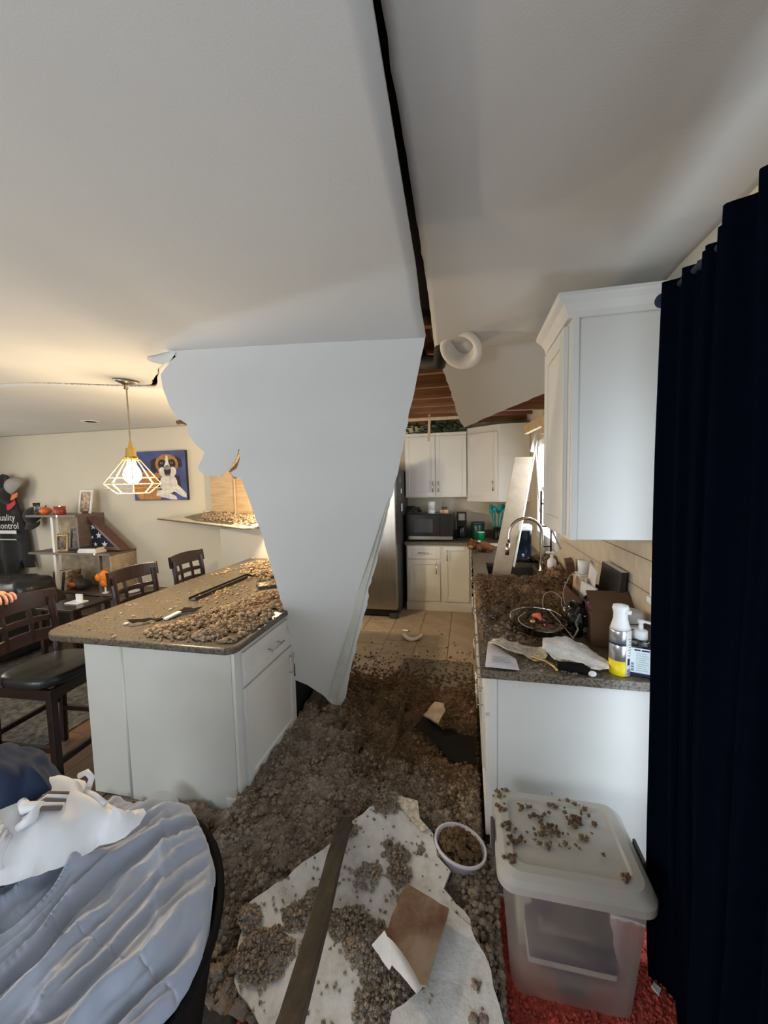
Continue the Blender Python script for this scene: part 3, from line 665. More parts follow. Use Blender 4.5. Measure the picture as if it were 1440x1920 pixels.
# ---- half wall with tilted slab behind the island
hw = tag(G().box(-2.69, -1.95, 3.76, 4.08, 0.0, 1.235).build('half_wall', 'wall_grey'), 'grey half wall rising behind the island', 'half wall')
slab = [(-3.72, 4.0, 1.326), (-3.30, 4.05, 1.385), (-2.95, 4.06, 1.425), (-2.25, 3.97, 1.40), (-2.06, 3.66, 1.315), (-2.09, 3.42, 1.283), (-2.20, 3.42, 1.281)]
g = G(); k = len(slab)
g.add([Vector(p) for p in slab]+[Vector(p)-Vector((0, 0, 0.014)) for p in slab], [tuple(range(k))[::-1], tuple(range(k, 2*k))]+[(i, (i+1) % k, k+(i+1) % k, k+i) for i in range(k)])
sl = thing('fallen_shelf_slab', 'pale tilted slab with dark edge lying across the half wall', 'slab', (-2.7, 3.8, 1.25))
g.build('slab_top', 'wall_beige', sl)
g = G(); g.tube([Vector(p)-Vector((0, 0, 0.007)) for p in (slab[0], slab[6], slab[5], slab[4])], 0.0085, 8); g.build('dark_edge', 'granite', sl)
st = [(-3.28, 3.93, 1.3455), (-2.98, 4.03, 1.4045), (-2.35, 3.95, 1.391), (-2.40, 3.55, 1.306), (-3.0, 3.77, 1.324)]
g = G(); g.add([Vector(p)+Vector((0, 0, 0.006)) for p in st], [(4, 3, 2, 1, 0)]); g.build('dark_patch', 'granite_island', sl, solid=0.006)
bx = thing('fallen_cabinet_box', 'open plywood cabinet back standing on the tilted slab', 'cabinet', (-2.7, 3.95, 1.36))
def ptY(p, z): return (p[0], p[1], z)
A, B, C_, D_ = (-2.97, 4.02, 1.405), (-2.60, 3.94, 1.375), (-2.31, 3.86, 1.352), (-2.17, 3.98, 1.36)
def slabwall(nm, a, b, mat, z1, t=0.014):
    a, b = Vector(a), Vector(b); u = b-a; nrm = Vector((-u.y, u.x, 0)).normalized()
    g = G(); vs = [a, b, Vector((b.x, b.y, z1)), Vector((a.x, a.y, z1))]; g.add(vs+[v+nrm*t for v in vs], [(0, 1, 2, 3), (7, 6, 5, 4), (4, 5, 1, 0), (5, 6, 2, 1), (6, 7, 3, 2), (7, 4, 0, 3)])
    return g.build(nm, mat, bx)
slabwall('back_panel', A, B, 'ply_wood', 2.05); slabwall('back_panel', (-2.585, 3.94, 1.375), C_, 'ply_wood', 2.05); slabwall('side_panel', C_, D_, 'toe_dark', 2.05)
G().bar((-2.592, 3.93, 1.375), (-2.592, 3.93, 2.05), 0.014, 0.012).build('joint_strip', 'pale_wood', bx)
G().bar((-2.30, 3.85, 1.352), (-2.30, 3.85, 2.05), 0.022, 0.022).build('edge_strip', 'trim_white', bx)

# ---- right-hand run
run = thing('base_cabinet', 'white base cabinet with bright end panel below the right counter', 'cabinet', (0.4, 2.0, 0))
G().box(0.092, WX-0.005, 1.64, 2.50, 0.10, 0.872).build('body', 'cabinet_white', run)
G().box(0.105, WX-0.005, 1.622, 1.640, 0.0, 0.872).build('end_panel', 'cabinet_white', run, bevel=0.002)
G().box(0.09, 0.118, 1.614, 1.640, 0.0, 0.872).build('end_stile', 'cabinet_white', run, bevel=0.003)
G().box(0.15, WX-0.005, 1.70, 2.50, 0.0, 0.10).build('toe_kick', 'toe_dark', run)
front(run, 'drawer', (0.092, 2.06, 0.69), (0, -1, 0), XN, 0.40, 0.165, fr=0.04, hnd=(0.2, 0.08, 'h', 0.13))
front(run, 'door', (0.092, 2.06, 0.12), (0, -1, 0), XN, 0.40, 0.555, hnd=(0.06, 0.45, 'v', 0.13))
front(run, 'drawer', (0.092, 2.48, 0.69), (0, -1, 0), XN, 0.40, 0.165, fr=0.04, hnd=(0.2, 0.08, 'h', 0.13))
front(run, 'door', (0.092, 2.48, 0.12), (0, -1, 0), XN, 0.40, 0.555, hnd=(0.34, 0.45, 'v', 0.13))
def basecab(y0, y1, lab, nd):
    c = thing('base_cabinet', lab, 'cabinet', (0.4, (y0+y1)/2, 0))
    g = G(); g.box(0.092, 0.11, y0, y1, 0.10, 0.872); g.box(0.11, WX-0.005, y0, y0+0.018, 0.10, 0.872); g.box(0.11, WX-0.005, y1-0.018, y1, 0.10, 0.872); g.box(0.11, WX-0.005, y0+.018, y1-.018, 0.10, 0.118)
    g.build('body', 'cabinet_white', c)
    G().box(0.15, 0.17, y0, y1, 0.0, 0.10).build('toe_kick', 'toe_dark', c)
    wd = (y1-y0)/nd
    for i in range(nd):
        front(c, 'door', (0.092, y1-i*wd-0.005, 0.12), (0, -1, 0), XN, wd-0.01, 0.555, hnd=(0.06 if i else wd-0.07, 0.45, 'v', 0.13))
        front(c, 'drawer', (0.092, y1-i*wd-0.005, 0.69), (0, -1, 0), XN, wd-0.01, 0.165, fr=0.04, hnd=(wd/2, 0.08, 'h', 0.13))
    return c
basecab(2.51, 3.05, 'white base cabinet between the end cabinet and the sink', 1)
basecab(3.06, 3.96, 'white double-door base cabinet under the sink', 2)
basecab(3.97, 4.98, 'white base cabinet past the sink toward the corner', 2)
# countertop with sink cut-out
g = G()
for b in ((0.05, WX-0.002, 1.602, 3.20, 0.875, 0.912), (0.05, 0.17, 3.20, 3.78, 0.875, 0.912), (0.60, WX-0.002, 3.20, 3.78, 0.875, 0.912), (0.05, WX-0.002, 3.78, 5.598, 0.875, 0.912)): g.box(*b)
tag(g.build('right_countertop', 'granite'), 'dark granite countertop along the right wall around the sink', 'countertop')
snk = thing('kitchen_sink', 'dark stainless sink set in the right countertop', 'sink', (0.385, 3.49, 0.66))
g = G()
for b in ((0.165, 0.605, 3.195, 3.785, 0.67, 0.68), (0.160, 0.170, 3.195, 3.785, 0.68, 0.8745), (0.60, 0.61, 3.195, 3.785, 0.68, 0.8745), (0.17, 0.60, 3.19, 3.20, 0.68, 0.8745), (0.17, 0.60, 3.78, 3.79, 0.68, 0.8745)): g.box(*b)
g.build('basin', 'dark_grey', snk)
g = G(); g.tube([(0.17, 3.19, 0.916), (0.60, 3.19, 0.916)], 0.007, 8); g.build('front_rim', 'steel', snk, smooth=True)
# ---- near wall cabinet
uc = thing('wall_cabinet', 'tall white wall cabinet with crown moulding beside the navy curtain', 'cabinet', (0.57, 1.86, 1.455))
G().box(0.398, WX-0.012, 1.665, 2.09, 1.455, 2.335).build('body', 'cabinet_white', uc, bevel=0.002)
G().box(0.402, 0.425, 1.652, 1.665, 1.455, 2.335).build('end_stile', 'cabinet_white', uc, bevel=0.002)
front(uc, 'door', (0.398, 2.085, 1.47), (0, -1, 0), XN, 0.385, 0.835, fr=0.062)
prof = [(0.0, 0.0), (0.012, 0.0), (0.016, 0.02), (0.032, 0.045), (0.050, 0.058), (0.056, 0.066), (0.056, 0.078), (0.0, 0.078)]
g = G(); vs = []
for px_, pz in prof: vs += [(0.395-px_, 2.09, 2.318+pz), (0.395-px_, 1.660-px_, 2.318+pz), (WX-0.012, 1.660-px_, 2.318+pz)]
k = len(prof); fs = []
for i in range(k):
    j = (i+1) % k
    for q in range(2): fs.append((i*3+q, i*3+q+1, j*3+q+1, j*3+q))
fs += [tuple(i*3 for i in range(k)), tuple(i*3+2 for i in range(k))[::-1]]
g.add(vs, fs).build('crown_moulding', 'cabinet_white', uc)
G().cyl((0.40, 1.98, 1.455), (0.43, 1.93, 1.37), 0.004, n=8).build('hanging_hook', 'nickel', uc)
# ---- far run: base
fb = thing('base_cabinet', 'white far base cabinet with drawer beside the refrigerator', 'cabinet', (-0.42, 5.25, 0))
G().box(-0.80, 0.05, 5.02, BY-0.005, 0.095, 0.872).build('body', 'cabinet_white', fb)
G().box(-0.80, 0.05, 4.995, 5.03, 0.0, 0.095).build('toe_board', 'cabinet_white', fb)
front(fb, 'drawer', (-0.785, 5.02, 0.69), XP, YN, 0.43, 0.165, fr=0.035, hnd=(0.215, 0.083, 'h', 0.14))
front(fb, 'door', (-0.785, 5.02, 0.125), XP, YN, 0.43, 0.545, hnd=(0.385, 0.44, 'v', 0.14))
front(fb, 'door', (-0.31, 5.02, 0.125), XP, YN, 0.33, 0.73, hnd=(0.05, 0.62, 'v', 0.14))
g = G().box(-0.82, 0.049, 4.985, 5.598, 0.875, 0.912); tag(g.build('far_countertop', 'granite', bevel=0.004), 'dark granite countertop under the microwave', 'countertop')
tag(G().box(-0.82, WX-0.06, 5.575, 5.598, 0.913, 1.01).build('backsplash_strip', 'granite'), 'low black granite backsplash behind the coffee maker', 'backsplash')
# ---- far wall cabinets
fu = thing('wall_cabinet', 'white double-door far wall cabinet above the microwave', 'cabinet', (-0.42, 5.43, 1.49))
G().box(-0.84, -0.005, 5.30, BY-0.005, 1.49, 2.33).build('body', 'cabinet_white', fu)
front(fu, 'door', (-0.835, 5.30, 1.505), XP, YN, 0.41, 0.81, hnd=(0.375, 0.13, 'v', 0.15))
front(fu, 'door', (-0.42, 5.30, 1.505), XP, YN, 0.41, 0.81, hnd=(0.035, 0.13, 'v', 0.15))
G().box(-0.85, -0.005, 5.275, 5.30, 2.325, 2.36).build('top_rail', 'cabinet_white', fu, bevel=0.004)
cu = thing('corner_cabinet', 'white angled corner wall cabinet beside the sink window', 'cabinet', (0.4, 5.3, 1.43))
g = G().zprism([(0.0, 5.30), (0.395, 5.02), (WX-0.003, 5.02), (WX-0.003, 5.595), (0.0, 5.595)], 1.43, 2.40); g.build('body', 'cabinet_white', cu, bevel=0.002)
u = Vector((0.395, -0.28, 0)); L = u.length; nn = Vector((u.y, -u.x, 0)).normalized()
front(cu, 'door', Vector((0.0, 5.30, 1.505))+u.normalized()*0.02, u, nn, L-0.04, 0.81, hnd=(L-0.09, 0.13, 'v', 0.13))
# ---- refrigerator
fr_ = thing('refrigerator', 'stainless steel refrigerator with dark side beside the far cabinets', 'refrigerator', (-1.27, 5.05, 0))
G().box(-1.70, -0.855, 4.72, BY-0.02, 0.03, 1.86).build('body', 'dark_grey', fr_, bevel=0.004)
G().box(-1.70, -1.285, 4.61, 4.715, 0.72, 1.85).build('door', 'steel', fr_, bevel=0.012)
G().box(-1.275, -0.858, 4.61, 4.715, 0.11, 1.85).build('door', 'steel', fr_, bevel=0.012)
G().box(-1.70, -1.285, 4.61, 4.715, 0.11, 0.71).build('drawer', 'steel', fr_, bevel=0.012)
G().box(-1.69, -0.87, 4.66, 4.72, 0.025, 0.10).build('grille', 'black_plastic', fr_)
G().box(-0.965, -0.868, 4.60, 4.70, 0.0, 0.06).build('hinge_foot', 'dark_grey', fr_, bevel=0.006)
G().box(-0.98, -0.87, 4.64, 4.78, 1.86, 1.90).build('hinge_cap', 'dark_grey', fr_, bevel=0.008)
for s in (-1.33, -1.235): G().cyl((s, 4.57, 0.95), (s, 4.57, 1.65), 0.011, n=12).build('handle', 'steel', fr_, smooth=True)
tag(G().box(-1.06, -0.96, 4.605, 4.6095, 1.28, 1.62).build('wall_calendar', 'white_paper'), 'white paper sheet stuck on the refrigerator door', 'paper')
for k, (y, z, a, b, mt, lab) in enumerate(((4.90, 1.70, .07, .09, 'photo_warm', 'small warm photo on the dark refrigerator side, topmost'), (4.98, 1.56, .08, .06, 'white_paper', 'white note on the dark refrigerator side'), (4.88, 1.47, .06, .08, 'photo_print', 'dim photo on the dark refrigerator side below the note'), (5.0, 1.32, .09, .10, 'white_paper', 'lowest white card on the dark refrigerator side'))):
    tag(G().box(-0.8545, -0.852, y, y+a, z, z+b).build('magnet_photo', mt), lab, 'photo', 'papers on the refrigerator side')
# ---- faucet, soap, jug
fc = thing('kitchen_faucet', 'arched chrome faucet behind the sink', 'faucet', (0.615, 3.46, 0.912))
P = [(0.62, 3.46, 0.93)]+[(0.62, 3.46, 0.93+0.31*i/6) for i in range(1, 7)]
P += [(0.62-0.135*(1-math.cos(a)), 3.46-0.02*(1-math.cos(a)), 1.24+0.135*math.sin(a)) for a in [PI*i/14 for i in range(1, 15)]]
P += [(0.348, 3.42, 1.20), (0.340, 3.42, 1.15)]
G().tube(P, 0.0125, 12).build('spout', 'chrome', fc, smooth=True)
G().cyl((0.340, 3.42, 1.16), (0.330, 3.415, 1.06), 0.016, 0.018, 14).build('spray_head', 'chrome', fc, smooth=True)
G().lathe([(0.03, 0.0), (0.03, 0.012), (0.021, 0.03), (0.017, 0.09), (0.0, 0.095)], c=(0.62, 3.46, 0.9125), n=20).build('base', 'chrome', fc, smooth=True)
G().cyl((0.62, 3.44, 0.97), (0.64, 3.36, 1.01), 0.006, n=10).build('lever', 'chrome', fc)
sp = thing('soap_dispenser', 'white pump soap dispenser half buried beside the faucet', 'soap dispenser', (0.645, 3.18, 0.913))
G().lathe([(0.026, 0), (0.028, 0.01), (0.027, 0.09), (0.034, 0.11), (0.034, 0.15), (0.02, 0.17), (0.012, 0.175), (0.012, 0.2)], n=20).build('bottle', 'white_plastic', sp, local=True, smooth=True)
G().bar((-0.045, 0, 0.215), (0.02, 0, 0.215), 0.016, 0.014).build('pump', 'white_plastic', sp, local=True, bevel=0.003)
jg = thing('water_jug', 'blue translucent water container with white lid behind the sink', 'water container', (0.50, 3.93, 0.913))
G().zprism(rrect(-0.10, 0.10, -0.08, 0.08, 0.025), 0.0, 0.30).build('tank', 'glass_blue', jg, local=True, bevel=0.006)
G().zprism(rrect(-0.105, 0.105, -0.085, 0.085, 0.025), 0.301, 0.355).build('lid', 'white_plastic', jg, local=True, bevel=0.012)
G().cyl((0.02, -0.081, 0.07), (0.02, -0.11, 0.065), 0.012, n=12).build('tap', 'grey_plastic', jg, local=True)
tag(G().zprism(rrect(0.34, 0.58, 3.80, 3.845, 0.01), 0.913, 0.95).build('sponge_holder', 'black_plastic', bevel=0.004), 'black tray behind the sink under the blue container', 'tray')
rk = thing('iron_window_rack', 'dark iron rack standing by the sink window', 'rack', (0.66, 3.62, 0.913))
for x in (0.63, 0.715): G().box(x, x+0.014, 3.60, 3.614, 0.913, 1.60 if x < 0.65 else 1.5).build('post', 'iron', rk)
for z in (1.10, 1.28, 1.48): G().box(0.63, 0.729, 3.60, 3.614, z, z+0.014).build('rail', 'iron', rk)
tag(G().lathe([(0.0, 0), (0.03, 0.005), (0.042, 0.05), (0.03, 0.085), (0.02, 0.09)], c=(0.683, 3.64, 1.495), n=18).build('glass_votive', 'glass_clear', smooth=True), 'small clear glass votive on the iron rack', 'votive')
# fallen plank in the sink, trim strips by the window
pk = tag(G().obox((0.18, 3.50, 0.70), (0.165, 0.03, 0.0), (0.27, 0.40, 1.22), (0.0, 0.02, -0.006)).build('fallen_plank', 'gypsum_edge', bevel=0.002), 'broad cream plank leaning out of the sink toward the window', 'plank')
pk.data.materials[0] = MATS['wall_tile']
tag(G().bar((0.40, 3.53, 0.93), (0.712, 4.30, 2.11), 0.012, 0.03).build('bright_trim_strip', 'trim_white'), 'thin white trim strip running up the plank right edge', 'trim strip')
tag(G().bar((0.70, 4.00, 1.38), (0.70, 4.33, 2.10), 0.012, 0.05).build('broken_casing', 'trim_white'), 'broken white window casing hanging beside the sink window', 'trim strip')
tag(G().bar((0.69, 4.45, 2.0), (0.745, 4.46, 2.25), 0.012, 0.045).build('broken_casing', 'trim_white'), 'short broken white casing above the sink window', 'trim strip')
# ---- far counter things
mw = thing('microwave', 'black microwave on the far counter', 'microwave', (-0.49, 5.30, 0.913))
G().box(-0.815, -0.185, 5.10, 5.50, 0.92, 1.275).build('body', 'black_plastic', mw, bevel=0.006)
G().box(-0.805, -0.36, 5.088, 5.10, 0.985, 1.262).build('door', 'black_plastic', mw, bevel=0.003)
G().box(-0.70, -0.45, 5.084, 5.0875, 1.03, 1.21).build('window', 'dark_grey', mw)
G().box(-0.35, -0.19, 5.09, 5.10, 0.985, 1.262).build('control_panel', 'black_plastic', mw)
G().box(-0.78, -0.19, 5.085, 5.098, 0.935, 0.978).build('trim_band', 'steel', mw)
g = G()
for x in (-0.79, -0.21):
    for y in (5.13, 5.47): g.cyl((x, y, 0.9125), (x, y, 0.92), 0.012, n=8)
g.build('feet', 'black_plastic', mw)
c = thing('canister', 'white round canister on top of the microwave', 'canister', (-0.48, 5.25, 1.2755))
G().lathe([(0.048, 0.0), (0.05, 0.005), (0.05, 0.05)], n=24).build('band', 'label_blue_white', c, local=True, smooth=True)
G().lathe([(0.05, 0.05), (0.05, 0.15), (0.046, 0.158), (0.0, 0.16)], n=24).build('shell', 'white_plastic', c, local=True, smooth=True)
tag(G().box(-0.36, -0.25, 5.20, 5.30, 1.2755, 1.325).build('small_carton', 'photo_warm', bevel=0.003), 'small patterned carton on the microwave right side', 'box')
tag(G().box(-0.345, -0.265, 5.215, 5.285, 1.326, 1.36).build('small_tin', 'dark_grey', bevel=0.006), 'little dark tin stacked on the patterned carton', 'tin')
tag(fluff('crumpled_wrap', [(-0.72+random.uniform(-.08, .08), 5.28+random.uniform(-.05, .05), 1.30+random.uniform(0, .05), random.uniform(.02, .04)) for _ in range(30)], 'bag_plastic'), 'crumpled clear wrap on top of the microwave', 'plastic wrap')
cm = thing('coffee_maker', 'black coffee maker right of the microwave', 'coffee maker', (-0.075, 5.28, 0.913))
G().box(-0.14, -0.01, 5.2, 5.40, 0.9125, 0.94).build('base', 'black_plastic', cm, bevel=0.005)
G().box(-0.14, -0.01, 5.33, 5.40, 0.94, 1.25).build('tower', 'black_plastic', cm, bevel=0.005)
G().box(-0.14, -0.01, 5.21, 5.40, 1.17, 1.29).build('head', 'black_plastic', cm, bevel=0.008)
G().box(-0.115, -0.035, 5.204, 5.2095, 1.18, 1.27).build('steel_plate', 'steel', cm)
G().lathe([(0.045, 0), (0.055, 0.03), (0.05, 0.13), (0.04, 0.15)], c=(-0.075, 5.265, 0.941), n=20).build('carafe', 'black_plastic', cm, smooth=True)
bl = thing('blender_pitcher', 'dark green pitcher behind the green cup', 'pitcher', (0.14, 5.40, 0.913))
G().lathe([(0.075, 0), (0.08, 0.02), (0.095, 0.19), (0.088, 0.2)], n=24).build('vessel', 'teal_dark', bl, local=True, smooth=True)
G().lathe([(0.09, 0.201), (0.085, 0.225), (0.0, 0.23)], n=24).build('lid', 'dark_grey', bl, local=True, smooth=True)
gc = thing('green_cup', 'bright green paper cup on the far counter', 'cup', (0.17, 5.06, 0.913))
G().lathe([(0.0, 0.003), (0.032, 0.0), (0.043, 0.125), (0.045, 0.13), (0.041, 0.13), (0.031, 0.006)], n=24).build('cup_wall', 'green_cup', gc, local=True, smooth=True)
G().lathe([(0.043, 0.124), (0.0465, 0.128), (0.0465, 0.133), (0.043, 0.135)], n=24).build('rim', 'white_plastic', gc, local=True, smooth=True)
hd = thing('utensil_holder', 'black crock of teal plastic utensils in the corner', 'utensils', (0.40, 5.36, 0.913))
G().lathe([(0.06, 0), (0.062, 0.01), (0.065, 0.16), (0.058, 0.16), (0.055, 0.02)], n=20).build('crock', 'black_plastic', hd, local=True, smooth=True)
for i in range(9):
    a = i*0.7; e = Vector((0.09*math.cos(a), 0.07*math.sin(a), 0.40+0.03*math.sin(i*2.1)))
    g = G(); g.cyl((0.025*math.cos(a), 0.025*math.sin(a), 0.03), e*0.86, 0.006, n=8); g.ell(e, (0.028, 0.012, 0.045), 10, 8)
    g.build('utensil', 'teal', hd, local=True, smooth=True)
# white cloth on the corner counter
def cl_fn(u, v): 
    x = lerp(0.06, 0.42, u); y = lerp(4.72, 4.93, v); return (x+0.02*math.sin(v*5), y, 0.919+0.012*max(0, fbm(x*9, y*9)))
tag(G().grid(20, 14, cl_fn).build('white_cloth', 'white_cotton', smooth=True, solid=0.003, off=1), 'crumpled white cloth on the far corner of the counter', 'cloth')
# plush toy
tb = thing('plush_toy', 'reddish-brown plush toy slumped on the counter edge', 'plush toy', (0.14, 4.36, 0.913))
def plush(nm, c, r, mt='plush_brown'): G().ell(c, r, 18, 12).build(nm, mt, tb, local=True, smooth=True)
plush('body', (0.02, 0.0, 0.06), (0.10, 0.07, 0.06)); plush('head', (-0.09, -0.02, 0.075), (0.055, 0.05, 0.05)); plush('muzzle', (-0.11, -0.06, 0.06), (0.028, 0.03, 0.025), 'plush_tan')
for k, cc in enumerate(((-0.10, 0.04, 0.12), (-0.06, -0.05, 0.12))): plush('ear', cc, (0.02, 0.012, 0.024))
for cc in ((0.10, -0.05, 0.04), (0.12, 0.05, 0.04)): plush('leg', cc, (0.05, 0.03, 0.03))
for cc in ((-0.02, -0.075, 0.05), (-0.03, 0.07, 0.05)): plush('arm', cc, (0.03, 0.045, 0.03))
G().box(-0.03, 0.0, -0.045, -0.02, 0.116, 0.13).build('tag', 'white_paper', tb, local=True)
tag(G().ell((0.14, 4.62, 0.935), (0.06, 0.045, 0.022), 16, 10).build('small_plush', 'plush_tan', smooth=True), 'small tan plush piece beyond the brown toy', 'plush toy')
# garland over the far wall cabinets
gd = thing('leaf_garland', 'dark green artificial leaf garland on top of the far wall cabinets', 'garland', (-0.35, 5.36, 2.36))
G().tube([(-0.80+i*0.09, 5.32+0.02*math.sin(i*2), 2.372+0.012*math.sin(i)) for i in range(12)], 0.006, 6).build('stem', 'leaf_green', gd)
lf = None
for i in range(110):
    if lf is None:
        g = G(); g.add([(0, 0, 0), (0.018, 0.03, 0.006), (0, 0.085, -0.004), (-0.018, 0.03, 0.006)], [(0, 1, 2), (0, 2, 3)]); q = g.build('leaf', 'leaf_green', gd, local=True, solid=0.001); lf = q.data
    else:
        q = bpy.data.objects.new('leaf', lf); COL.objects.link(q); q.parent = gd
    x = random.gauss(-0.34, 0.22); x = max(-0.82, min(0.2, x))
    q.location = Vector((x, 5.31+random.uniform(-.06, .08), 2.40+random.uniform(0.0, 0.10)))-gd.location
    q.rotation_euler = (random.uniform(-1, 1), random.uniform(-1, 1), random.uniform(0, 6.28)); q.scale = (1.2,)*3
# ================================================================== DINING SIDE
# ---- bar stools (facing the island)
def make_stool():
    t = thing('bar_stool', '', 'bar stool')
    def seat(u, v):
        a = u*2*PI; r = (abs(math.cos(a))**3+abs(math.sin(a))**3)**(-1/3)
        k = [0.0, 0.5, 0.85, 0.97, 1.0, 1.0, 0.97, 0.0][v]; z = [0.655, 0.655, 0.652, 0.645, 0.63, 0.60, 0.592, 0.592][v]
        return (0.215*k*r*math.cos(a), 0.215*k*r*math.sin(a), z)
    g = G(); n_ = 32; vs = [seat(i/n_, v) for v in range(8) for i in range(n_)]
    g.add(vs, [(v*n_+i, v*n_+(i+1) % n_, (v+1)*n_+(i+1) % n_, (v+1)*n_+i) for v in range(7) for i in range(n_)]).build('seat', 'leather', t, local=True, smooth=True)
    g = G()
    for s in (-1, 1): g.box(-0.19, 0.19, s*0.185-0.012, s*0.185+0.012, 0.53, 0.59); g.box(s*0.185-0.012, s*0.185+0.012, -0.173, 0.173, 0.53, 0.59)
    g.build('apron', 'dark_wood', t, local=True)
    for sy in (-1, 1):
        G().bar((0.185, sy*0.185, 0.59), (0.20, sy*0.195, 0.0), 0.038, 0.038, up=(1, 0, 0)).build('leg', 'dark_wood', t, local=True, bevel=0.003)
        G().tube([(-0.215, sy*0.195, 0.0), (-0.20, sy*0.195, 0.35), (-0.20, sy*0.195, 0.62), (-0.215, sy*0.195, 0.85), (-0.235, sy*0.195, 1.0)], 0.022, 8).build('leg', 'dark_wood', t, local=True)
        G().bar((-0.21, sy*0.19, 0.24), (0.195, sy*0.19, 0.24), 0.02, 0.03).build('stretcher', 'dark_wood', t, local=True)
    G().bar((0.193, -0.19, 0.16), (0.193, 0.19, 0.16), 0.02, 0.035).build('foot_rest', 'dark_wood', t, local=True)
    G().bar((-0.21, -0.19, 0.30), (-0.21, 0.19, 0.30), 0.02, 0.03).build('stretcher', 'dark_wood', t, local=True)
    def rail(z0, z1, nm, w=0.235, th=0.022):
        g = G()
        def fn(y, z, o): return (-0.205-0.12*max(0, z-0.62)**1.4-0.03*(1-(y/w)**2)+o, y, z)
        k = 12; vs = []
        for i in range(k+1):
            y = -w+2*w*i/k
            for z in (z0, z1):
                for o in (-th/2, th/2): vs.append(fn(y, z+(0.012*(1-(y/w)**2) if z == z1 else 0), o))
        fs = []
        for i in range(k):
            a = i*4; b = a+4
            fs += [(a, a+2, b+2, b)[::-1], (a+1, a+3, b+3, b+1), (a+2, a+3, b+3, b+2)[::-1], (a, a+1, b+1, b)]
        fs += [(0, 1, 3, 2), (k*4, k*4+2, k*4+3, k*4+1)]
        g.add(vs, fs).build(nm, 'dark_wood', t, local=True, bevel=0.004)
    rail(0.945, 1.045, 'top_rail'); rail(0.855, 0.885, 'mid_rail', 0.19, 0.018); rail(0.73, 0.80, 'lower_rail', 0.19, 0.018)
    for y in (-0.075, 0.075):
        G().tube([(-0.235, y, 0.74), (-0.245, y, 0.87), (-0.262, y, 0.96)], 0.014, 6).build('slat', 'dark_wood', t, local=True)
    return t
s0 = make_stool(); s0['group'] = 'bar stools along the island'
s0['label'] = 'nearest dark wood bar stool with its black seat in view'; s0.location = (-2.47, 1.79, 0); s0.rotation_euler.z = R_(3)
for (x, y, rz, lab) in ((-2.49, 2.64, -1, 'middle dark wood bar stool between the other two at the island'), (-2.49, 3.28, 2, 'farthest dark wood bar stool in front of the pale wall')):
    s = copy_tree(s0); s.location = (x, y, 0); s.rotation_euler.z = R_(rz); s['label'] = lab
# ---- dark rug
tag(G().box(-4.6, -2.75, 0.9, 3.2, 0.001, 0.010).build('area_rug', 'rug_dark'), 'dark patterned rug on the dining floor behind the stools', 'rug')
# ---- pendants
def make_pendant(loc, zc, label, tilt):
    t = thing('pendant_lamp', label, 'pendant lamp', loc, 0, 'wire cage pendants over the island')
    H = zc-loc[2]
    cn = G().lathe([(0.0, -0.055), (0.012, -0.055), (0.014, -0.03), (0.03, -0.022), (0.068, -0.010), (0.072, 0.0), (0.0, 0.002)], n=32).build('ceiling_canopy', 'nickel', t, local=True, smooth=True)
    cn.location = (0, 0, H); cn.rotation_euler = tilt
    G().cyl((0, 0, 0.20), (0, 0, H-0.04), 0.0045, n=8).build('cord', 'brown_paper', t, local=True)
    G().lathe([(0.0, 0.215), (0.008, 0.21), (0.012, 0.175), (0.027, 0.165), (0.030, 0.12), (0.036, 0.115), (0.037, 0.095), (0.0, 0.09)], n=24).build('socket', 'brass', t, local=True, smooth=True)
    G().lathe([(0.0, -0.055), (0.025, -0.05), (0.047, -0.025), (0.052, 0.0), (0.045, 0.03), (0.028, 0.06), (0.022, 0.088), (0.0, 0.09)], n=24).build('bulb', 'bulb', t, local=True, smooth=True)
    g = G()
    def ring(r, z, q=36): g.tube([(r*math.cos(2*PI*i/q), r*math.sin(2*PI*i/q), z) for i in range(q)], 0.0028, 6, closed=True)
    ring(0.045, 0.095); ring(0.125, -0.015); ring(0.155, -0.055); ring(0.148, -0.085); ring(0.085, -0.118)
    for i in range(8):
        a = 2*PI*i/8; c_, s_ = math.cos(a), math.sin(a)
        g.tube([(0.045*c_, 0.045*s_, 0.095), (0.125*c_, 0.125*s_, -0.015), (0.155*c_, 0.155*s_, -0.055), (0.085*c_, 0.085*s_, -0.118)], 0.0028, 6)
    g.build('wire_cage', 'cage_brass', t, local=True, smooth=True)
    return t
def lamp_light(loc, p):
    l_ = bpy.data.lights.new('bulb_light', 'POINT'); l_.energy = p; l_.color = (1.0, 0.76, 0.47); l_.shadow_soft_size = 0.06
    o = bpy.data.objects.new('bulb_light', l_); COL.objects.link(o); o.location = loc
make_pendant((-2.07, 2.05, 1.785), 2.370, 'lit wire cage pendant lamp hanging before the dog painting', (R_(6), R_(10), 0)); lamp_light((-2.07, 2.05, 1.70), 58)
make_pendant((-1.85, 3.40, 1.76), 2.46, 'second lit pendant lamp hidden behind the hanging sheet', (0, 0, 0)); lamp_light((-1.85, 3.40, 1.68), 80)
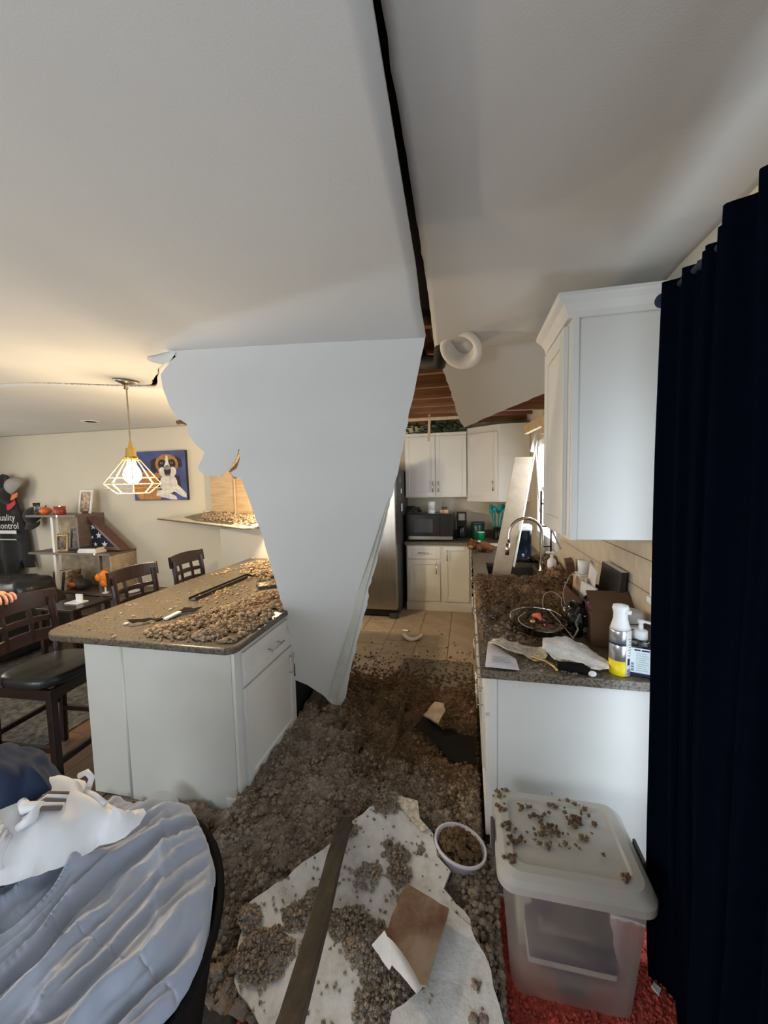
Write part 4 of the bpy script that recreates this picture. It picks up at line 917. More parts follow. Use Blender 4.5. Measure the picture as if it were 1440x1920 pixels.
# ---- dog painting
pt_ = thing('dog_painting', 'square canvas painting of a brown and white dog on blue', 'painting', (-3.71, 4.06, 1.53))
PX0, PX1, PZ0, PZ1 = -4.09, -3.33, 1.545, 2.15; PY = 4.062
G().box(PX0, PX1, PY, DY-0.002, PZ0, PZ1).build('canvas', 'canvas_blue', pt_, bevel=0.003)
G().box(PX1, PX1+0.004, PY+0.002, DY-0.002, PZ0, PZ1).build('canvas_edge', 'paint_edge', pt_)
def U(u, v): return (lerp(PX0, PX1, u), lerp(PZ1, PZ0, v))
pg = G(); pmats = ['paint_brown', 'paint_dark', 'paint_white', 'paint_orange', 'paint_grey']
lay = [0]
def poly(pts, mi):
    lay[0] += 1; y = PY-0.0004*lay[0]-0.0006; pg.mat(mi)
    P = [U(*p) for p in pts]
    if sum(P[i-1][0]*P[i][1]-P[i][0]*P[i-1][1] for i in range(len(P))) > 0: P = P
    else: P = P[::-1]
    pg.add([(a, y, b) for a, b in P], [tuple(range(len(P)))])
def ellp(cx, cy, rx, ry, mi, rot=0, k=22):
    poly([(cx+rx*math.cos(t)*math.cos(rot)-ry*math.sin(t)*math.sin(rot), cy+rx*math.cos(t)*math.sin(rot)+ry*math.sin(t)*math.cos(rot)) for t in [2*PI*i/k for i in range(k)]], mi)
poly([(0.10, 0.98), (0.0, 0.8), (0.02, 0.50), (0.25, 0.38), (0.5, 0.45), (0.62, 0.7), (0.5, 0.98)], 3)      # haunch
poly([(0.48, 0.55), (0.88, 0.50), (0.90, 0.75), (0.78, 0.86), (0.52, 0.85), (0.45, 0.7)], 1)
ellp(0.67, 0.66, 0.165, 0.20, 2)                                                                         # chest
poly([(0.45, 0.80), (0.55, 0.78), (0.80, 0.92), (0.82, 0.99), (0.72, 0.985), (0.42, 0.90)], 2)            # leg
poly([(0.76, 0.70), (0.84, 0.68), (0.99, 0.86), (0.99, 0.95), (0.92, 0.93), (0.74, 0.80)], 2)
poly([(0.44, 0.14), (0.36, 0.20), (0.35, 0.38), (0.41, 0.46), (0.47, 0.40), (0.50, 0.2)], 1)               # ears
poly([(0.83, 0.12), (0.92, 0.18), (0.94, 0.32), (0.90, 0.35), (0.84, 0.30), (0.80, 0.18)], 1)
ellp(0.655, 0.27, 0.215, 0.205, 0)
ellp(0.57, 0.27, 0.075, 0.10, 1); ellp(0.75, 0.27, 0.075, 0.10, 1)
poly([(0.645, 0.10), (0.685, 0.10), (0.69, 0.22), (0.72, 0.32), (0.60, 0.32), (0.64, 0.22)], 2)
ellp(0.57, 0.42, 0.065, 0.095, 2); ellp(0.765, 0.42, 0.065, 0.095, 2)
ellp(0.667, 0.40, 0.065, 0.11, 1); ellp(0.667, 0.345, 0.06, 0.04, 4); ellp(0.667, 0.50, 0.06, 0.018, 4)
for ex in (0.565, 0.75): ellp(ex, 0.245, 0.028, 0.018, 4); ellp(ex, 0.245, 0.012, 0.012, 1)
pg.build('painted_dog', pmats, pt_)
# ---- jacket and caps on the wall
jk = thing('hanging_hoodie', 'black hoodie with white lettering hanging on the dining wall', 'hoodie', (-6.0, 3.95, 0.62))
JO = [(-6.42, 1.80), (-6.33, 1.92), (-6.22, 1.86), (-6.12, 1.93), (-6.03, 1.88), (-5.93, 1.62), (-5.86, 1.35), (-5.80, 1.05), (-5.755, 0.66), (-5.84, 0.66), (-5.90, 0.78), (-5.97, 0.72), (-6.02, 0.58), (-6.10, 0.55), (-6.15, 0.45), (-6.5, 0.45), (-6.52, 1.3)]
def jf(x, z): 
    d = min(1, abs(x+6.15)/0.42); return (x, 3.97+0.05*d**2+0.02*math.sin(x*22+z*2)+0.015*fbm(x*6, z*6), z)
sheet('garment', jag(JO, 0.05, 0.008, 2), jf, 0.04, ['black_cotton'], 0.035, parent=jk, rim=0, off=-1)
def lt(body, x, z, s):
    M = Matrix.Translation(Vector((x, 3.925, z))-jk.location)@Matrix.Rotation(R_(90), 4, 'X')
    text_mesh('lettering', body, s, 'white_paper', jk, M)
lt('Quality', -6.055, 1.345, 0.125); lt('Control', -6.02, 1.235, 0.125)
G().box(-6.30, -5.865, 3.921, 3.926, 1.13, 1.175).build('stripe', 'white_paper', jk); G().box(-6.30, -5.875, 3.921, 3.926, 1.045, 1.062).build('stripe', 'grey_plastic', jk)
def cap(loc, aim, roll, cm_, bm_, label):
    t = thing('baseball_cap', label, 'cap', loc, 0, 'caps hung on the dining wall'); 
    M3 = Vector((0, 0, 1)).rotation_difference(Vector(aim)).to_matrix()@Matrix.Rotation(roll, 3, 'Z')
    g = G(); k, n_ = 9, 24; vs = []
    for i in range(k+1):
        ph = PI/2*i/k
        for j in range(n_): a = 2*PI*j/n_; vs.append(M3@Vector((0.112*math.cos(ph)*math.cos(a), 0.125*math.cos(ph)*math.sin(a), 0.130*math.sin(ph))))
    g.add(vs, [(i*n_+j, i*n_+(j+1) % n_, (i+1)*n_+(j+1) % n_, (i+1)*n_+j) for i in range(k) for j in range(n_)]); g.build('crown', cm_, t, local=True, smooth=True, solid=0.003)
    g = G(); g.grid(12, 5, lambda u, v: M3@Vector((0.108*math.sin((u-.5)*2.6), 0.105*math.cos((u-.5)*2.2)+0.095*v*math.cos((u-.5)*2.0), 0.004-0.03*v-0.02*abs(u-.5)*2)))
    g.build('bill', bm_, t, local=True, smooth=True, solid=0.004)
    b = G().ell(M3@Vector((0, 0, 0.130)), 0.008, 8, 6).build('button', bm_, t, local=True)
    return t
cap((-5.86, 3.98, 1.76), (-0.3, -0.8, 0.5), 2.5, 'cap_grey', 'cap_orange', 'grey cap with orange bill hung highest by the hoodie')
cap((-6.00, 3.99, 1.64), (-0.2, -0.85, 0.35), 2.9, 'black_cotton', 'cap_red', 'black cap with red bill tucked behind the grey cap')
cap((-5.62, 3.99, 1.36), (0.1, -0.8, 0.6), 3.14, 'black_cotton', 'black_cotton', 'all black cap hanging behind the top shelf')
# ---- stepped shelf
sh = thing('stepped_shelf', 'grey-brown stepped shelf unit with white posts against the dining wall', 'shelf', (-4.8, 3.9, 0))
def shelf_board(x0, x1, z, y0=3.72): G().box(x0, x1, y0, DY-0.002, z-0.028, z).build('shelf_board', 'shelf_wood', sh, bevel=0.003)
shelf_board(-5.40, -4.62, 1.395); shelf_board(-5.40, -4.16, 0.93); shelf_board(-5.36, -3.70, 0.44)
G().box(-5.36, -4.63, DY-0.02, DY-0.004, 0.93, 1.367).build('back_panel', 'brown_paper', sh); G().box(-5.36, -4.17, DY-0.02, DY-0.004, 0.44, 0.90).build('back_panel', 'brown_paper', sh)
for (x, z0, z1) in ((-5.02, 0.93, 1.367), (-5.02, 0.44, 0.902), (-4.36, 0.0, 0.902)): G().box(x, x+0.035, 3.73, 3.765, z0, z1).build('post', 'trim_white' if x < -4.5 else 'shelf_wood', sh)
G().box(-4.64, -4.62, 3.74, DY-0.004, 0.93, 1.367).build('side_panel', 'shelf_wood', sh); G().box(-4.19, -4.165, 3.74, DY-0.004, 0.44, 0.902).build('side_panel', 'brown_paper', sh)
for x in (-5.34, -3.74): G().box(x, x+0.03, 3.75, 3.78, 0.0, 0.412).build('leg', 'shelf_wood', sh)
for (x, z) in ((-4.90, 1.381), (-4.38, 0.916)): G().lathe([(0, -0.003), (0.014, -0.002), (0.016, 0.0)], c=(x, 3.719, z), n=12, ax=(0, 1, 0)).build('bolt_cap', 'nickel', sh)
def pumpkin(loc, r, mt, label, cat='pumpkin'):
    t = thing('pumpkin', label, cat, loc)
    g = G(); n_, k = 36, 12; vs = []
    for i in range(k+1):
        ph = PI*i/k
        for j in range(n_):
            a = 2*PI*j/n_; rr = r*(1-0.10*abs(math.cos(a*4))**3); vs.append((rr*math.sin(ph)*math.cos(a), rr*math.sin(ph)*math.sin(a), r*0.72-r*0.72*math.cos(ph)*(1-0.12*math.sin(ph))))
    g.add(vs, [(i*n_+j, i*n_+(j+1) % n_, (i+1)*n_+(j+1) % n_, (i+1)*n_+j) for i in range(k) for j in range(n_)]).build('shell', mt, t, local=True, smooth=True)
    G().tube([(0, 0, r*1.36), (0.005, 0, r*1.6), (0.015, 0, r*1.8)], [r*.14, r*.10, r*.08], 8).build('stem', 'leaf_green', t, local=True)
    return t
pumpkin((-5.17, 3.80, 1.396), 0.066, 'pumpkin', 'small orange-red pumpkin on the top shelf')
t = thing('jar_candle', 'dark red jar candle with lit flame on the top shelf', 'candle', (-4.95, 3.80, 1.396))
G().lathe([(0.055, 0), (0.06, 0.005), (0.06, 0.10), (0.056, 0.10), (0.056, 0.07), (0.0, 0.07)], n=24).build('jar', 'candle_red', t, local=True, smooth=True)
G().ell((0, 0, 0.088), (0.012, 0.012, 0.018), 10, 8).build('flame', 'flame', t, local=True)
tag(G().lathe([(0.035, 0), (0.04, 0.005), (0.03, 0.09), (0.038, 0.15), (0.035, 0.15), (0.026, 0.09), (0.034, 0.01)], c=(-5.31, 3.80, 1.396), n=20).build('glass_vase', 'glass_clear', smooth=True), 'clear glass vase at the left end of the top shelf', 'vase')
def frame(x, y, z, w_, h, lean, fm, pm, label, border=0.022, bead=False, rz=0.0):
    t = thing('photo_frame', label, 'photo frame', (x, y, z), rz, 'photo frames on the shelf')
    a = math.cos(lean); b = math.sin(lean); up = Vector((0, b, a)); nn_ = Vector((0, -a, b)); xx = Vector((1, 0, 0)); o = -xx*w_/2
    g = G(); th_ = 0.015
    g.obox(o, xx*border, up*h, -nn_*th_); g.obox(o+xx*(w_-border), xx*border, up*h, -nn_*th_); g.obox(o+xx*border, xx*(w_-2*border), up*border, -nn_*th_); g.obox(o+xx*border+up*(h-border), xx*(w_-2*border), up*border, -nn_*th_)
    if bead:
        for i in range(9):
            for e in (0, 1): g.ell(o+xx*w_*e+up*h*i/8, 0.011, 8, 6)
        for i in range(6):
            for e in (0, 1): g.ell(o+xx*w_*i/5+up*h*e, 0.011, 8, 6)
    g.build('frame_border', fm, t, local=True)
    G().obox(o+xx*border+up*border-nn_*0.008, xx*(w_-2*border), up*(h-2*border), -nn_*0.004).build('photo', pm, t, local=True)
    return t
frame(-4.74, 3.93, 1.396, 0.20, 0.30, 0.18, 'trim_white', 'photo_warm', 'white framed photo leaning at the back of the top shelf')
frame(-4.98, 3.80, 0.931, 0.15, 0.215, 0.15, 'gold', 'photo_print', 'beaded gold photo frame on the middle shelf', bead=True, rz=R_(18))
frame(-4.96, 3.95, 0.931, 0.16, 0.27, 0.12, 'dark_grey', 'photo_print', 'grey photo frame behind the beaded gold one')
frame(-4.74, 3.86, 0.931, 0.14, 0.255, 0.18, 'shelf_wood', 'photo_print', 'dim brown photo frame right of the gold one', rz=R_(-10))
for k, (z, w_, mt, lab) in enumerate(((0.931, 0.27, 'book_cream', 'lower cream book lying flat on the middle shelf'), (0.962, 0.23, 'white_paper', 'middle pale book in the flat stack'), (0.985, 0.24, 'book_dark', 'thin dark book on top of the flat stack'))):
    t = thing('book', lab, 'book', (-4.50, 3.80, z), R_(3*k), 'books lying on the middle shelf'); h = (0.030, 0.022, 0.010)[k]
    G().box(-w_/2, w_/2, -0.07, 0.07, 0.0, h).build('pages', 'book_cream', t, local=True)
    g = G(); g.box(-w_/2-.003, w_/2+.003, -0.073, 0.073, h, h+0.001); g.box(-w_/2-.003, w_/2+.003, -0.074, -0.0705, 0, h); g.build('cover', mt, t, local=True)
# flag case
fc_ = thing('flag_case', 'triangular wooden case holding a folded starred flag', 'flag case', (-4.45, 3.95, 0.931))
FT, FB, FR = (-4.70, 1.43), (-4.66, 0.945), (-4.13, 0.945)
cxy = (sum(p[0] for p in (FT, FB, FR))/3, sum(p[1] for p in (FT, FB, FR))/3)
def inset(p, k): return (lerp(p[0], cxy[0], k), lerp(p[1], cxy[1], k))
OUT = [FT, FB, FR]; INN = [inset(p, 0.28) for p in OUT]
g = G()
for y, yy in ((3.86, 3.99),):
    vs = [(a, y, b) for a, b in OUT]+[(a, y, b) for a, b in INN]+[(a, yy, b) for a, b in OUT]+[(a, yy, b) for a, b in INN]
    fs = []
    for i in range(3):
        j = (i+1) % 3; fs += [(i, j, 3+j, 3+i), (6+j, 6+i, 9+i, 9+j), (i, 6+i, 6+j, j), (3+i, 3+j, 9+j, 9+i)]
    g.add(vs, fs)
g.build('case_frame', 'case_wood', fc_, bevel=0.003)
g = G().prism(INN, lambda x, z: (x, 3.90, z), lambda x, z: (x, 3.98, z)); g.build('folded_flag', 'flag_navy', fc_)
for (sx_, sz, sr) in ((-4.575, 1.235, 0.042), (-4.50, 1.125, 0.046), (-4.42, 1.01, 0.046), (-4.56, 1.01, 0.03), (-4.60, 1.30, 0.02), (-4.60, 1.10, 0.02)):
    P = [(sx_+sr*(1 if q % 2 == 0 else 0.42)*math.sin(q*PI/5), sz+sr*(1 if q % 2 == 0 else 0.42)*math.cos(q*PI/5)) for q in range(10)]
    G().prism(P, lambda x, z: (x, 3.8955, z), lambda x, z: (x, 3.899, z)).build('star', 'white_paper', fc_)
# lower shelf
for k, (x, hgt, wd, mt, lab) in enumerate(((-5.13, 0.24, .05, 'book_maroon', 'maroon book leaning leftmost on the lower shelf'), (-5.075, 0.235, .045, 'book_maroon', 'second maroon book with gilt spine on the lower shelf'), (-5.02, 0.245, .03, 'book_cream', 'thin cream book between maroon and tan spines'), (-4.98, 0.24, .03, 'book_dark', 'dark slim book on the lower shelf'), (-4.94, 0.25, .045, 'photo_warm', 'tan patterned book right of the dark slim one'))):
    t = thing('book', lab, 'book', (x, 3.85, 0.441), 0, 'books standing on the lower shelf')
    g = G(); tl_ = 0.18; g.obox((0, -0.09, 0), (wd, 0, 0), (0, 0.17, 0), (tl_*hgt, 0, hgt)); g.build('cover', mt, t, local=True, bevel=0.002)
    g = G(); g.obox((0.006+tl_*hgt, -0.085, hgt+0.0002), (wd-0.012, 0, 0), (0, 0.16, 0), (0, 0, 0.0015)); g.build('pages', 'book_cream', t, local=True)
pumpkin((-4.73, 3.82, 0.441), 0.105, 'dark_grey', 'dark round lantern pumpkin on the lower shelf', 'lantern')
tag(G().ell((-4.76, 3.725, 0.53), (0.05, 0.012, 0.03), 12, 8).build('lantern_opening', 'pumpkin', smooth=True), 'orange opening of the dark lantern', 'lantern glow')  # plain orange patch on the lantern front, no emission
pf = thing('orange_lantern', 'bright orange pumpkin figure on a white stand on the lower shelf', 'lantern', (-4.30, 3.76, 0.441))
for (x, z, r) in ((0.0, 0.20, 0.085), (0.075, 0.17, 0.07), (-0.075, 0.19, 0.055), (0.0, 0.13, 0.06)): G().ell((x, 0, z), (r, 0.045, r), 18, 12).build('lobe', 'lantern_orange', pf, local=True, smooth=True)
G().lathe([(0.04, 0), (0.04, 0.01), (0.012, 0.02), (0.012, 0.10), (0, 0.1)], n=14).build('stand', 'white_plastic', pf, local=True)
t = thing('paper_coaster', 'white card propped on a small tray by the lower shelf', 'card', (-3.93, 3.45, 0.5))
tag(G().lathe([(0.0, 0), (0.05, 0.002), (0.08, 0.012), (0.085, 0.02), (0.078, 0.016), (0.0, 0.008)], c=(-3.98, 3.82, 0.441), n=20).build('white_dish', 'white_plastic', smooth=True), 'white dish at the right end of the lower shelf', 'dish')
t.location = (-3.72, 2.95, 0.60)
G().box(-0.10, 0.06, -0.05, 0.06, 0.0, 0.008).build('tray', 'white_plastic', t, local=True); G().box(-0.02, 0.055, 0.0, 0.012, 0.009, 0.085).build('card', 'white_paper', t, local=True)
et = thing('side_table', 'dark side table under the white card behind the nearest stool', 'table', (-3.75, 2.95, 0))
G().box(-0.22, 0.22, -0.2, 0.2, 0.57, 0.599).build('table_top', 'dark_wood', et, local=True, bevel=0.004)
for a in (-1, 1):
    for b in (-1, 1): G().box(a*.19-.018, a*.19+.018, b*.17-.018, b*.17+.018, 0, 0.57).build('leg', 'dark_wood', et, local=True)
# ---- sofa
sf = thing('leather_sofa', 'black leather sofa with glossy ribbed back behind the stools', 'sofa', (-5.4, 2.95, 0))
def cushion(nm, x0, x1, y0, y1, z0, z1, rib=0.0, nx=30):
    cx, cy, cz = (x0+x1)/2, (y0+y1)/2, (z0+z1)/2; hx, hy, hz = (x1-x0)/2, (y1-y0)/2, (z1-z0)/2
    g = G(); n_, k = 40, 18; vs = []
    def se(c, p): return math.copysign(abs(c)**p, c)
    for i in range(k+1):
        ph = -PI/2+PI*i/k
        for j in range(n_):
            a = 2*PI*j/n_; v = [se(math.cos(ph), .45)*se(math.cos(a), .45), se(math.cos(ph), .45)*se(math.sin(a), .45), se(math.sin(ph), .45)]
            s_ = 1+rib*math.sin(v[0]*hx*38+v[2]*3)
            vs.append((cx+hx*v[0], cy+hy*v[1]*s_, cz+hz*v[2]*s_))
    g.add(vs, [(i*n_+j, i*n_+(j+1) % n_, (i+1)*n_+(j+1) % n_, (i+1)*n_+j) for i in range(k) for j in range(n_)]).build(nm, 'leather', sf, smooth=True)
cushion('base', -6.30, -4.45, 2.55, 3.42, 0.04, 0.34); cushion('seat_cushion', -6.20, -5.38, 2.5, 3.2, 0.30, 0.50); cushion('seat_cushion', -5.38, -4.56, 2.5, 3.2, 0.30, 0.50)
cushion('back_cushion', -6.20, -5.38, 3.0, 3.42, 0.42, 0.77, 0.05); cushion('back_cushion', -5.38, -4.50, 3.0, 3.42, 0.42, 0.76, 0.05)
cushion('arm', -6.42, -6.18, 2.5, 3.4, 0.04, 0.62); cushion('arm', -4.58, -4.36, 2.5, 3.4, 0.04, 0.64, 0.03)
# ================================================================== RUBBLE
rnd = random.Random(42)
def greyf(x, y):  # grey near, brown far: partly daylight and shade put into colour
    """share of grey (not brown) fibre"""
    t = 1-smooth01((y-1.45-0.55*smooth01((-0.45-x)/0.5))/0.75)
    return smooth01(t*1.15+0.55*fbm(x*3.5, y*3.5, 40)-0.05)
def pile_h(x, y):
    """height of the loose insulation on the kitchen floor"""
    a = smooth01((y-1.02)/0.45)*(1-smooth01((y-2.35)/0.85))
    h = 0.035+0.10*a+0.035*a*fbm(x*3.1, y*3.1, 2)
    h *= smooth01((x+1.17)/0.05)*smooth01((0.075-x)/0.03) if y > 1.62 else smooth01((x+1.75-0.9*max(0, 1.45-y))/0.4)*smooth01((0.12-x)/0.10)
    if y < 1.62 and x < -1.13: h = min(h, 0.045*smooth01((x+1.85)/0.5))
    h *= 1-smooth01((y-2.75)/0.55)
    if x > -0.45 and y > 2.05: h *= 0.55
    return max(0.0, h)
g = G(); NX, NY = 320, 420
def pf_(u, v):
    x = lerp(-1.85, 0.075, u); y = lerp(0.95, 3.32, v); h = pile_h(x, y)
    return (x, y, h+(billow(x, y)*min(1, h/0.03)+0.022*fbm(x*7, y*7, 5)*min(1, h/0.05) if h > 0.004 else 0)-(0.004 if h <= 0.004 else 0))
g.grid(NX, NY, pf_)
ins = thing('insulation_pile', 'deep brown blown-in insulation covering the kitchen floor', 'insulation', (-0.5, 2.0, 0))
ins['kind'] = 'stuff'
g.m = [1 if rnd.random() < greyf(g.v[f[0]][0], g.v[f[0]][1]) else 0 for f in g.f]
g.build('insulation_bed', ['insulation_brown', 'insulation'], ins, smooth=True)['kind'] = 'stuff'
pts = []
while len(pts) < 9000:
    x = rnd.uniform(-1.80, 0.07); y = rnd.uniform(0.98, 3.3)**1.0
    h = pile_h(x, y)
    if h < 0.012 or (y > 1.56 and x < -1.135): continue
    r = rnd.choice((0.005, 0.006, 0.0075, 0.009, 0.011, 0.014))*rnd.uniform(.8, 1.2)
    grey = rnd.random() < greyf(x, y)
    pts.append((x, y, h+0.022*fbm(x*7, y*7, 5)+0.8*billow(x, y)+rnd.uniform(0.0, 0.010), r, (2 if rnd.random() < 0.04 else 1) if grey else 0))
sp_ = []
while len(sp_) < 170000:
    x = rnd.uniform(-1.80, 0.07); y = rnd.uniform(0.98, 3.1); h = pile_h(x, y)
    if h < 0.012 or (y > 1.56 and x < -1.135): continue
    grey = rnd.random() < greyf(x, y)
    sp_.append((x, y, h+billow(x, y)+0.022*fbm(x*7, y*7, 5)+rnd.uniform(-.001, .004), 2 if rnd.random() < 0.12 else (1 if grey else 0)))
fluff('insulation_clumps', pts, ['insulation_brown', 'insulation', 'insulation_tan'], ins, big=0.0125, fuzz=18, specks=np.array(sp_))['kind'] = 'stuff'
sc = []
for _ in range(1500):          # thin scatter out over the tiles
    y = 2.7+abs(rnd.gauss(0, 0.55)); x = rnd.uniform(-1.10, 0.05)
    if y > 4.6 or (y > 3.55 and rnd.random() < 0.6): continue
    r = rnd.uniform(0.004, 0.016)*(1.0 if y < 3.3 else 0.7); sc.append((x, y, r*0.5+0.010*(y < 3.55 and x > -.6), r))
for _ in range(160): x = rnd.uniform(-2.0, -1.1); y = rnd.uniform(1.25, 1.60); r = rnd.uniform(.006, .022); sc.append((x, y, r*.6+.02, r, 0))
tag(fluff('insulation_scatter', sc, 'insulation_brown'), 'thin scatter of brown insulation crumbs over the floor tiles', 'insulation', kind='stuff')
# right side heap between the bin and the drywall
hp = []
for _ in range(2200):
    y = rnd.uniform(1.02, 1.62); x = rnd.gauss(0.02+0.05*(1.6-y), 0.055); x = min(x, 0.085 if y > 1.55 else 0.10)
    if x < -0.12: continue
    r = rnd.uniform(0.006, 0.015); hp.append((x, y, rnd.uniform(0.02, 0.10+0.06*max(0, 1-abs(x-.02)/.1)), r))
tag(fluff('insulation_heap', hp, 'insulation', big=0.012), 'grey-brown insulation heap between the storage bin and the drywall', 'insulation', kind='stuff')
tag(G().zprism(rrect(-0.60, 0.035, 2.62, 3.56, 0.03), 0.001, 0.010).build('kitchen_mat', 'mat_grey', bevel=0.002), 'grey kitchen mat half buried in insulation', 'mat')
# broken drywall on the floor
FD = [(-0.456, 1.618), (-0.381, 1.693), (-0.235, 1.676), (-0.21, 1.591), (-0.152, 1.554), (-0.127, 1.467), (-0.072, 1.421), (-0.095, 1.353), (0.003, 1.275), (0.061, 1.174), (0.091, 1.065), (0.09, 0.974), (-0.02, 0.80), (-0.524, 0.80), (-0.612, 0.912), (-0.74, 0.982), (-0.783, 1.074), (-0.82, 1.17), (-0.763, 1.232), (-0.707, 1.281), (-0.661, 1.351), (-0.6, 1.408), (-0.527, 1.527)]
def fd_z(x, y): return 0.12+0.12*(y-1.0)
def fdf(x, y): return (x, y, fd_z(x, y)+0.006*fbm(x*3, y*3))
fd = sheet('broken_drywall', jag(FD, 0.03, 0.006, 8), fdf, 0.05, ['dusty_gypsum', 'gypsum_edge', 'brown_paper'], 0.0127, off=-1, rim=1, bk=2)
tag(fd, 'large broken white drywall slab lying on the floor rubble', 'drywall')
tp = [(-0.381, 1.70), (-0.235, 1.682), (-0.215, 1.60), (-0.17, 1.56), (-0.20, 1.545), (-0.30, 1.63)]
sheet('torn_paper', tp, lambda x, y: (x, y, fd_z(x, y)+0.010), 0.04, ['gypsum_edge'], 0.002, parent=fd, rim=0)
F3 = [(-0.079, 1.289), (0.003, 1.241), (0.065, 1.142), (0.095, 1.033), (0.085, 0.84), (-0.256, 0.82), (-0.223, 0.984), (-0.129, 1.058)]
tag(sheet('broken_drywall', jag(F3, 0.03, 0.005, 9), lambda x, y: (x, y, 0.152+0.12*(y-1)+0.012*math.sin(x*9+y*4)), 0.04, ['dusty_gypsum', 'gypsum_edge', 'brown_paper'], 0.0127, off=-1, rim=1, bk=2), 'cracked drywall fragment overlapping the slab beside the storage bin', 'drywall')
BR = [(-0.226, 1.284), (-0.069, 1.235), (-0.126, 1.032), (-0.160, 1.030), (-0.279, 1.114)]
tag(sheet('stained_board', jag(BR, 0.03, 0.003, 10), lambda x, y: (x, y, 0.20+0.12*(y-1)), 0.05, ['stained_board', 'brown_paper'], 0.010, off=-1), 'brown stained backing board lying on the white slab', 'board')
for k, (T, lab) in enumerate((([(-0.313, 1.102), (-0.273, 1.122), (-0.226, 1.064), (-0.244, 1.049)], 'small pale paper scrap left of the torn sliver'), ([(-0.271, 1.113), (-0.227, 1.095), (-0.163, 1.064), (-0.138, 1.022), (-0.151, 0.998), (-0.237, 1.056)], 'long torn white paper sliver below the stained board'))):
    tag(sheet('paper_scrap', jag(T, 0.015, 0.002, 11+k), lambda x, y: (x, y, 0.185+0.12*(y-1)+0.035*math.sin((x+y)*24)**2), 0.012, ['white_paper'], 0.002, rim=0), lab, 'paper')
# clumps lying on the slab
cp = []
for (x, y, r) in ((-0.667, 1.058, 0.105), (-0.604, 1.173, 0.066), (-0.779, 1.138, 0.053), (-0.288, 1.437, 0.054), (-0.388, 1.341, 0.063), (-0.27, 1.371, 0.06), (-0.444, 1.179, 0.07), (-0.338, 1.146, 0.096), (-0.276, 1.078, 0.078), (-0.222, 1.017, 0.098), (-0.127, 1.035, 0.055), (-0.565, 1.229, 0.048), (-0.378, 1.657, 0.079), (-0.232, 1.289, 0.033), (-0.501, 1.499, 0.038), (-0.394, 1.211, 0.047), (-0.72, 1.03, 0.06), (-0.30, 1.00, 0.06)):
    r *= 0.84
    for _ in range(int(2600*r*r*18)+16):
        a = rnd.uniform(0, 2*PI); rr_ = r*(1+0.30*noise.noise(Vector((math.cos(a)*1.6+x*9, math.sin(a)*1.6+y*9, 2)))); q = rr_*math.sqrt(rnd.random())*(1.0 if rnd.random() < .93 else 1.2); e = max(0, 1-(q/rr_))
        X, Y = x+q*math.cos(a), y+q*0.85*math.sin(a); cp.append((X, Y, fd_z(X, Y)+0.005+0.030*min(1, 1.6*e)*rnd.random(), rnd.uniform(.0035, .0085), rnd.choice((0, 0, 1))))
for _ in range(420):
    X, Y = rnd.uniform(-0.8, 0.09), rnd.uniform(0.9, 1.68)
    if inpoly(X, Y, FD): cp.append((X, Y, fd_z(X, Y)+0.003, rnd.uniform(.002, .007)))
tag(fluff('insulation_on_slab', cp, ['insulation', 'insulation_tan'], big=0.0105), 'grey-brown insulation clumps dotted over the fallen white slab', 'insulation', kind='stuff')
# timber, black sheet, boards
g = G(); P = [Vector(p) for p in ((-0.532, 1.511, 0.215), (-0.498, 1.27, 0.285), (-0.457, 1.026, 0.345), (-0.402, 0.72, 0.469), (-0.373, 0.57, 0.564))]
vs = []; wv = Vector((0.98, 0.2, 0)).normalized()*0.0285
for i, p in enumerate(P):
    d = (P[min(i+1, 4)]-P[max(i-1, 0)]).normalized(); nrm = wv.cross(d).normalized()*0.018
    if nrm.z < 0: nrm = -nrm
    vs += [p-wv-nrm, p+wv-nrm, p+wv+nrm, p-wv+nrm]
fs = [(0, 1, 2, 3), (19, 18, 17, 16)]
for i in range(4):
    for j in range(4): fs.append((i*4+j, (i+1)*4+j, (i+1)*4+(j+1) % 4, i*4+(j+1) % 4))
tag(g.add(vs, fs).build('fallen_timber', 'old_stud', bevel=0.003), 'long dark weathered timber lying over the white slab', 'timber')
FE = [(-0.35, 2.361), (-0.275, 2.473), (-0.163, 2.378), (-0.096, 2.418), (0.037, 2.31), (0.04, 2.023), (-0.054, 2.045), (-0.183, 2.196)]
tag(sheet('black_sheet', jag(FE, 0.04, 0.01, 12), lambda x, y: (x, y, 0.125+0.04*fbm(x*5, y*5)+0.05*max(0, x+0.1)), 0.04, ['black_matte'], 0.004, rim=0), 'black crumpled sheet on the floor by the right cabinets', 'felt')  # thin crumpled black sheet with a noisy surface
PB = [(-0.285, 2.407), (-0.227, 2.54), (-0.164, 2.532), (-0.15, 2.47), (-0.187, 2.351)]
tag(sheet('plaster_piece', jag(PB, 0.03, 0.005, 13), lambda x, y: (x, y, 0.175+0.15*(y-2.4)), 0.04, ['brown_paper'], 0.012, rim=0), 'flat brown plaster piece beside the black sheet', 'plaster')
for k, (a, b, w_, lab) in enumerate((((-1.085, 2.42, 0.10), (-1.02, 2.80, 0.34), 0.10, 'dark brown board leaning at the island foot, left of two'), ((-0.995, 2.42, 0.08), (-0.93, 2.82, 0.30), 0.10, 'dark brown board leaning under the sheet tip, right of two'))):
    tag(G().bar(a, b, w_, 0.018, up=(0.2, 0, 1)).build('dark_board', 'dark_board', bevel=0.002), lab, 'board')
for k, (x, y, z, a, L_, lab) in enumerate(((-0.62, 2.02, 0.15, 1.25, 0.10, 'short black splinter in the middle of the insulation'), (-0.06, 1.86, 0.10, -0.35, 0.22, 'dark wood splinter near the right cabinets'))):
    tag(G().bar((x, y, z), (x+L_*math.cos(a), y+L_*math.sin(a), z+0.01), 0.014, 0.010).build('wood_splinter', 'black_matte'), lab, 'splinter')
